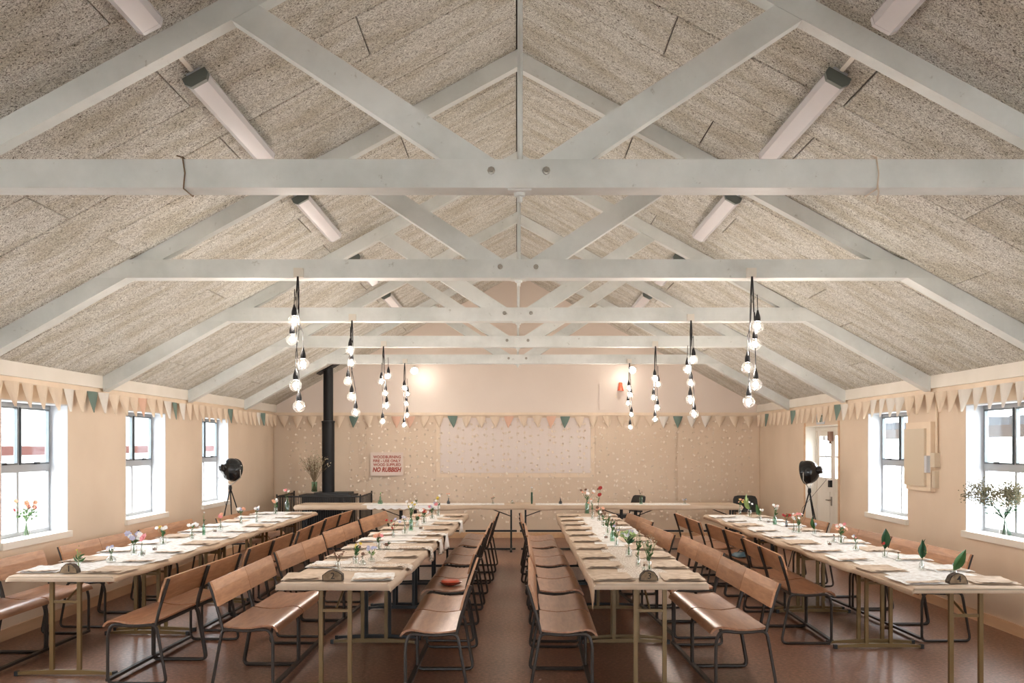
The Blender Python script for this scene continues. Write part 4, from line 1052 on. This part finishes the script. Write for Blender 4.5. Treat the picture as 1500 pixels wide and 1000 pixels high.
bunting('string of pale pennant flags across the back wall', (-4.35, 17.80, 2.215), (4.35, 17.80, 2.215), (0, -1, 0), .255, {xg(515), xg(672), xg(833), xg(993)}, {xg(742), xg(812), xg(584)})

# ------------------------------------------------------------------ back wall decoration
t = thing('projector_screen', 'pale rectangular screen board at the middle of the back wall', 'screen', (-.02, YB-.012, 1.68))
MB().box(-1.37, 1.36, -.02, -.001, -.50, .50).build('board', 'screen_white', t)
MB().box(-1.44, -1.375, -.014, -.001, -.58, .52).box(1.365, 1.43, -.014, -.001, -.58, .52).box(-1.375, 1.365, -.014, -.001, -.58, -.51).build('surround', 'trim_cream', t)
t = thing('tuft_curtain', 'net of small pale paper tufts on strings covering the back wall', 'wall decoration', (0, YB-.05, 2.2))
sb = MB(); tf = MB(); rr = random.Random(11)
ncol = 62
for i in range(ncol):
    x = -4.1+8.35*i/(ncol-1)
    if -3.42 < x < -3.1: continue
    x += rr.uniform(-.03, .03); nrow = 15; ph = rr.uniform(-.05, .05)
    sb.tube([(x, 0, 0), (x+rr.uniform(-.02, .02), 0, -1.0), (x, 0, -1.88)], .0012, 3)
    for j in range(nrow):
        z = -.12-j*.123+ph+rr.uniform(-.03, .03); q = Vector((x+rr.uniform(-.035, .035), -.008, z))
        for _ in range(3):
            a = rr.uniform(0, 2*PI); l = rr.uniform(.03, .052); d = Vector((math.cos(a)*l, -rr.uniform(.008, .03), math.sin(a)*l*.7)); e = Vector((-d.z, 0, d.x))*.55
            tf.add([q, q+d*.6+e, q+d, q+d*.6-e], [(0, 1, 2), (0, 2, 3)])
sb.build('strings', 'cord', t); tag(tf.build('paper_tufts', 'tuft_paper', t), kind='stuff')
# NO RUBBISH board
t = thing('fire_sign', 'white board with red painted lettering about the wood burning fire', 'sign', at(567, 679, YB-.09))
MB().box(-.30, .29, -.008, .004, -.215, .205).build('board', 'board_white', t)
for s_, z, sz, bo in (('WOODBURNING', .12, .072, .002), ('FIRE - USE ONLY', .05, .070, .002), ('WOOD SUPPLIED', -.02, .070, .002), ('NO RUBBISH', -.11, .112, .005)):
    me = text_mesh(s_, sz, 'red_ink', .0008, bo, .25 if 'RUB' in s_ else 0)
    xs = [v.co.x for v in me.vertices]; wd = max(xs)-min(xs); targ = .5 if 'RUB' not in s_ else .52; cxm = (max(xs)+min(xs))/2
    for v in me.vertices: v.co.x = (v.co.x-cxm)*targ/wd
    obj('lettering', me, t, (0, -.010, z), (PI/2, 0, 0))
# hatch, red cone lamp, spots
t = thing('wall_hatch', 'flat pale hatch panel high on the right of the gable', 'hatch', at(891, 581, YB))
MB().box(-.165, .17, -.03, 0, -.235, .235).build('panel', 'gable_paint', t); MB().box(.13, .15, -.036, -.03, -.02, .02).build('catch', 'trim_cream', t)
t = thing('cone_siren', 'orange-red cone fixture on the gable beside the hatch', 'wall fixture', at(909, 572, YB-.06))
MB().lathe([(.062, 0), (.05, .02), (.032, .10), (.034, .14), (.02, .15)], 16).build('cone', 'red_plastic', t, True)
MB().box(-.02, .02, .0, .06, .06, .10).build('bracket', 'red_plastic', t)
for px, py, tx, lb in ((607, 543, 1, 'lit round spotlight on the gable, left, throwing a bright pool'), (926, 542, -1, 'lit round spotlight on the gable, right, above the red cone')):
    p = at(px, py, 17.55)
    t = thing('gable_spotlight', lb, 'spotlight', tuple(p))
    ax = Vector((tx*.25, -.75, -.45)).normalized()
    MB().lathe([(.03, -.09), (.045, -.08), (.062, -.02), (.066, .0)], 16, (0, 0, 0), tuple(ax), cap1=False).build('housing', 'plate_paint', t, True)
    MB().lathe([(.060, -.012), (.045, .012), (.01, .02)], 16, (0, 0, 0), tuple(ax)).build('lamp', 'spot_glow', t, True)
    MB().tube([(0, .02, .03), (0, .15, .05), (0, .33, .05)], .012, 6).build('arm', 'plate_paint', t)
    ld = bpy.data.lights.new('spot_bulb', 'POINT'); ld.energy = 1.5; ld.color = (1, .88, .78); ld.shadow_soft_size = .05
    lo = bpy.data.objects.new('spot_bulb', ld); C.objects.link(lo); lo.location = p+Vector((tx*.12, .06, -.12))

# electrical cabinet at the right
t = thing('electrical_cabinet', 'cream electrical cabinet on the right wall between two windows', 'cabinet', (W, 10.72, 1.55))
MB().box(-.05, 0, -.34, .32, -.36, .38).build('surround', 'trim_cream', t)
MB().box(-.075, -.05, -.23, .31, -.31, .31).build('door', 'cabinet_cream', t)
MB().box(-.09, -.05, -.33, -.27, -.16, .02).build('switch_box', 'window_white', t)
MB().box(-.06, 0, -.46, -.35, -.10, .05).box(-.045, 0, -.43, -.36, -.32, -.14).build('junction_box', 'cabinet_cream', t)
MB().tube([(-.02, -.42, .05), (-.02, -.42, .70)], .014, 6).build('conduit', 'trim_cream', t)
t = thing('safety_poster', 'red and white safety poster at the left edge beside the near window', 'poster', (-W, 8.2, 1.36))
MB().box(0, .004, -.15, .15, -.16, .16).build('sheet', 'window_white', t); MB().box(.004, .006, -.15, .15, .10, .16).box(.004, .006, -.15, .15, -.16, -.05).build('red_band', 'fl_red', t)

# ------------------------------------------------------------------ stove, guard and flue
t = thing('wood_stove', 'black cast-iron wood stove with a tall flue by the back wall', 'stove', (-3.26, 17.0, 0))
MB().box(-.40, .43, -.28, .28, .18, .80).build('firebox', 'iron', t)
MB().box(-.44, .47, -.32, .31, .80, .835).build('top_plate', 'iron', t)
MB().box(-.20, .40, -.24, .26, .835, .872).build('upper_plate', 'iron', t)
for a, c in ((-.36, -.22), (.36, -.22), (-.36, .22), (.36, .22)): MB().box(a-.03, a+.03, c-.03, c+.03, 0, .18).build('leg', 'iron', t)
b = MB().box(-.32, .35, -.30, -.28, .25, .72); dr = b.build('door', 'black_metal', t)
MB().tube([(.30, -.30, .45), (.30, -.335, .45), (.30, -.335, .55), (.30, -.30, .55)], .008, 6).build('handle', 'screw', dr)
MB().lathe([(.107, .872), (.107, 2.07), (.115, 2.075), (.115, 2.10), (.085, 2.105), (.085, ceil_z(3.26)-.005)], 24).build('flue', 'black_metal', t, True)
MB().prism([(-.17, ceil_z(3.43)-.02), (.17, ceil_z(3.09)-.02), (.17, ceil_z(3.09)-.035), (-.17, ceil_z(3.43)-.035)], 'y', -.17, .17).build('flashing', 'black_metal', t)
t = thing('fire_guard', 'black barred fireguard around the wood stove', 'fireguard', (-3.3, 16.95, 0))
b = MB()
x0, x1, ya, yb = -.72, .68, -.48, .80
rail = [(x0, yb, .82), (x0, ya, .82), (x1, ya, .82), (x1, yb, .82)]
MB().tube(fillet(rail, .06), .014, 8).build('top_rail', 'iron', t, True)
MB().tube(fillet([(a, c, .05) for a, c, _ in rail], .06), .012, 8).build('bottom_rail', 'iron', t, True)
for k in range(37):
    x = x0+.02+(x1-x0-.04)*k/36
    if k == 0: bmsh = MB().tube([(0, 0, .05), (0, 0, .82)], .006, 5).mesh('bar', 'iron')
    obj('bar', bmsh, t, (x, ya, 0))
for k in range(1, 14):
    for xx in (x0, x1): obj('bar', bmsh, t, (xx, ya+(yb-ya)*k/14, 0))
for xx in (x0, x1):
    for yy in (ya, yb): MB().lathe([(.016, 0), (.013, .05), (.013, .86)], 8, (xx, yy, 0)).build('post', 'iron', t)

# ------------------------------------------------------------------ black chairs at the back
def black_chair(x, y, rz, lb):
    t = thing('padded_chair', lb, 'chair', (x, y, 0), rz)
    def pad(u, v, th, w_, h_): pass
    MB().add([(-.21, -.2, .43), (.21, -.2, .43), (.22, .22, .43), (-.22, .22, .43), (-.2, -.19, .48), (.2, -.19, .48), (.21, .21, .49), (-.21, .21, .49)],
             [(0, 3, 2, 1), (4, 5, 6, 7), (0, 1, 5, 4), (1, 2, 6, 5), (2, 3, 7, 6), (3, 0, 4, 7)]).build('seat', 'chair_black', t)
    o = MB()
    outl = [(-.20, .52), (.20, .52), (.215, .60), (.205, .74), (.18, .79), (.12, .805), (-.12, .805), (-.18, .79), (-.205, .74), (-.215, .60)]
    fr = [(a, -.20-.09*(z-.5)/.3, z) for a, z in outl]; bk = [(a, -.245-.09*(z-.5)/.3, z) for a, z in outl]; n_ = len(outl)
    o.add(fr+bk, [tuple(range(n_-1, -1, -1)), tuple(range(n_, 2*n_))]+[(i, (i+1) % n_, (i+1) % n_+n_, i+n_) for i in range(n_)]).build('backrest', 'chair_black', t)
    for s_ in (-1, 1):
        MB().tube([(s_*.19, .2, 0), (s_*.19, .19, .43)], .011, 6).build('leg', 'black_metal', t)
        MB().tube([(s_*.19, -.24, 0), (s_*.19, -.20, .43), (s_*.19, -.245, .6)], .011, 6).build('leg', 'black_metal', t)
black_chair(3.98, 16.85, PI, 'black padded chair standing against the back wall at the right corner')
black_chair(1.86, 17.1, PI*.62, 'black padded chair turned sideways behind the back cross table')

# ------------------------------------------------------------------ tripod searchlight lamps
def tripod(x, y, z, ax, feet, lb, rad=.162):
    t = thing('tripod_lamp', lb, 'floor lamp', (x, y, 0))
    ax = Vector(ax).normalized(); c = Vector((0, 0, z))
    prof = [(rad*math.sin(a)*1.0, -rad*.95*math.cos(a)) for a in [PI*.5*i/9+.001 for i in range(10)]]
    prof = [(max(r_, .004), q) for r_, q in prof]+[(rad*.99, rad*.25), (rad*1.03, rad*.28), (rad*1.03, rad*.36), (rad*.95, rad*.36), (rad*.8, -.05), (.03, -.11)]
    MB().lathe(prof, 26, tuple(c), tuple(ax), cap1=True).build('dome', 'black_gloss', t, True)
    MB().lathe([(.045, -rad*.95-.05), (.052, -rad*.95-.045), (.055, -rad*.8)], 16, tuple(c), tuple(ax)).build('rear_housing', 'black_gloss', t, True)
    MB().lathe([(.004, -.03), (.03, -.02), (.035, .0), (.025, .02), (.005, .03)], 12, tuple(c-ax*.03), tuple(ax)).build('bulb', 'diffuser', t, True)
    sd = ax.cross(Vector((0, 0, 1))).normalized()
    hub = Vector((-ax.x*.02, -ax.y*.02, z-rad-.10))
    MB().tube([c+sd*rad*1.05, c+sd*rad*1.08+Vector((0, 0, -rad*.7)), hub+Vector((0, 0, .03)), c-sd*rad*1.08+Vector((0, 0, -rad*.7)), c-sd*rad*1.05], .007, 6).build('yoke', 'screw', t, True)
    MB().lathe([(.022, -.03), (.026, .0), (.02, .04)], 10, tuple(hub)).build('hub', 'black_metal', t, True)
    for fx, fy in feet: MB().tube([hub, (fx, fy, .008)], .010, 6, r2=.007).build('leg', 'black_metal', t, True)
    f0 = feet[0]
    MB().tube([c-ax*rad*.9, c-ax*(rad+.10)+Vector((0, 0, -.15)), (f0[0]*.3, f0[1]*.3, z*.62), (f0[0]*.45, f0[1]*.45, .35), (f0[0]*.6, f0[1]*.6, .01)], .003, 5).build('cable', 'cable_black', t, True)
tripod(-4.08, 14.05, 1.335, (.45, .85, -.16), [(-.22, -.12), (-.05, .28), (.34, -.02)], 'black dome searchlight lamp on tripod by the left windows')
tripod(4.03, 13.6, 1.31, (-.75, .58, -.18), [(-.30, -.1), (.18, -.18), (.24, .25)], 'black dome searchlight lamp on tripod before the double door')
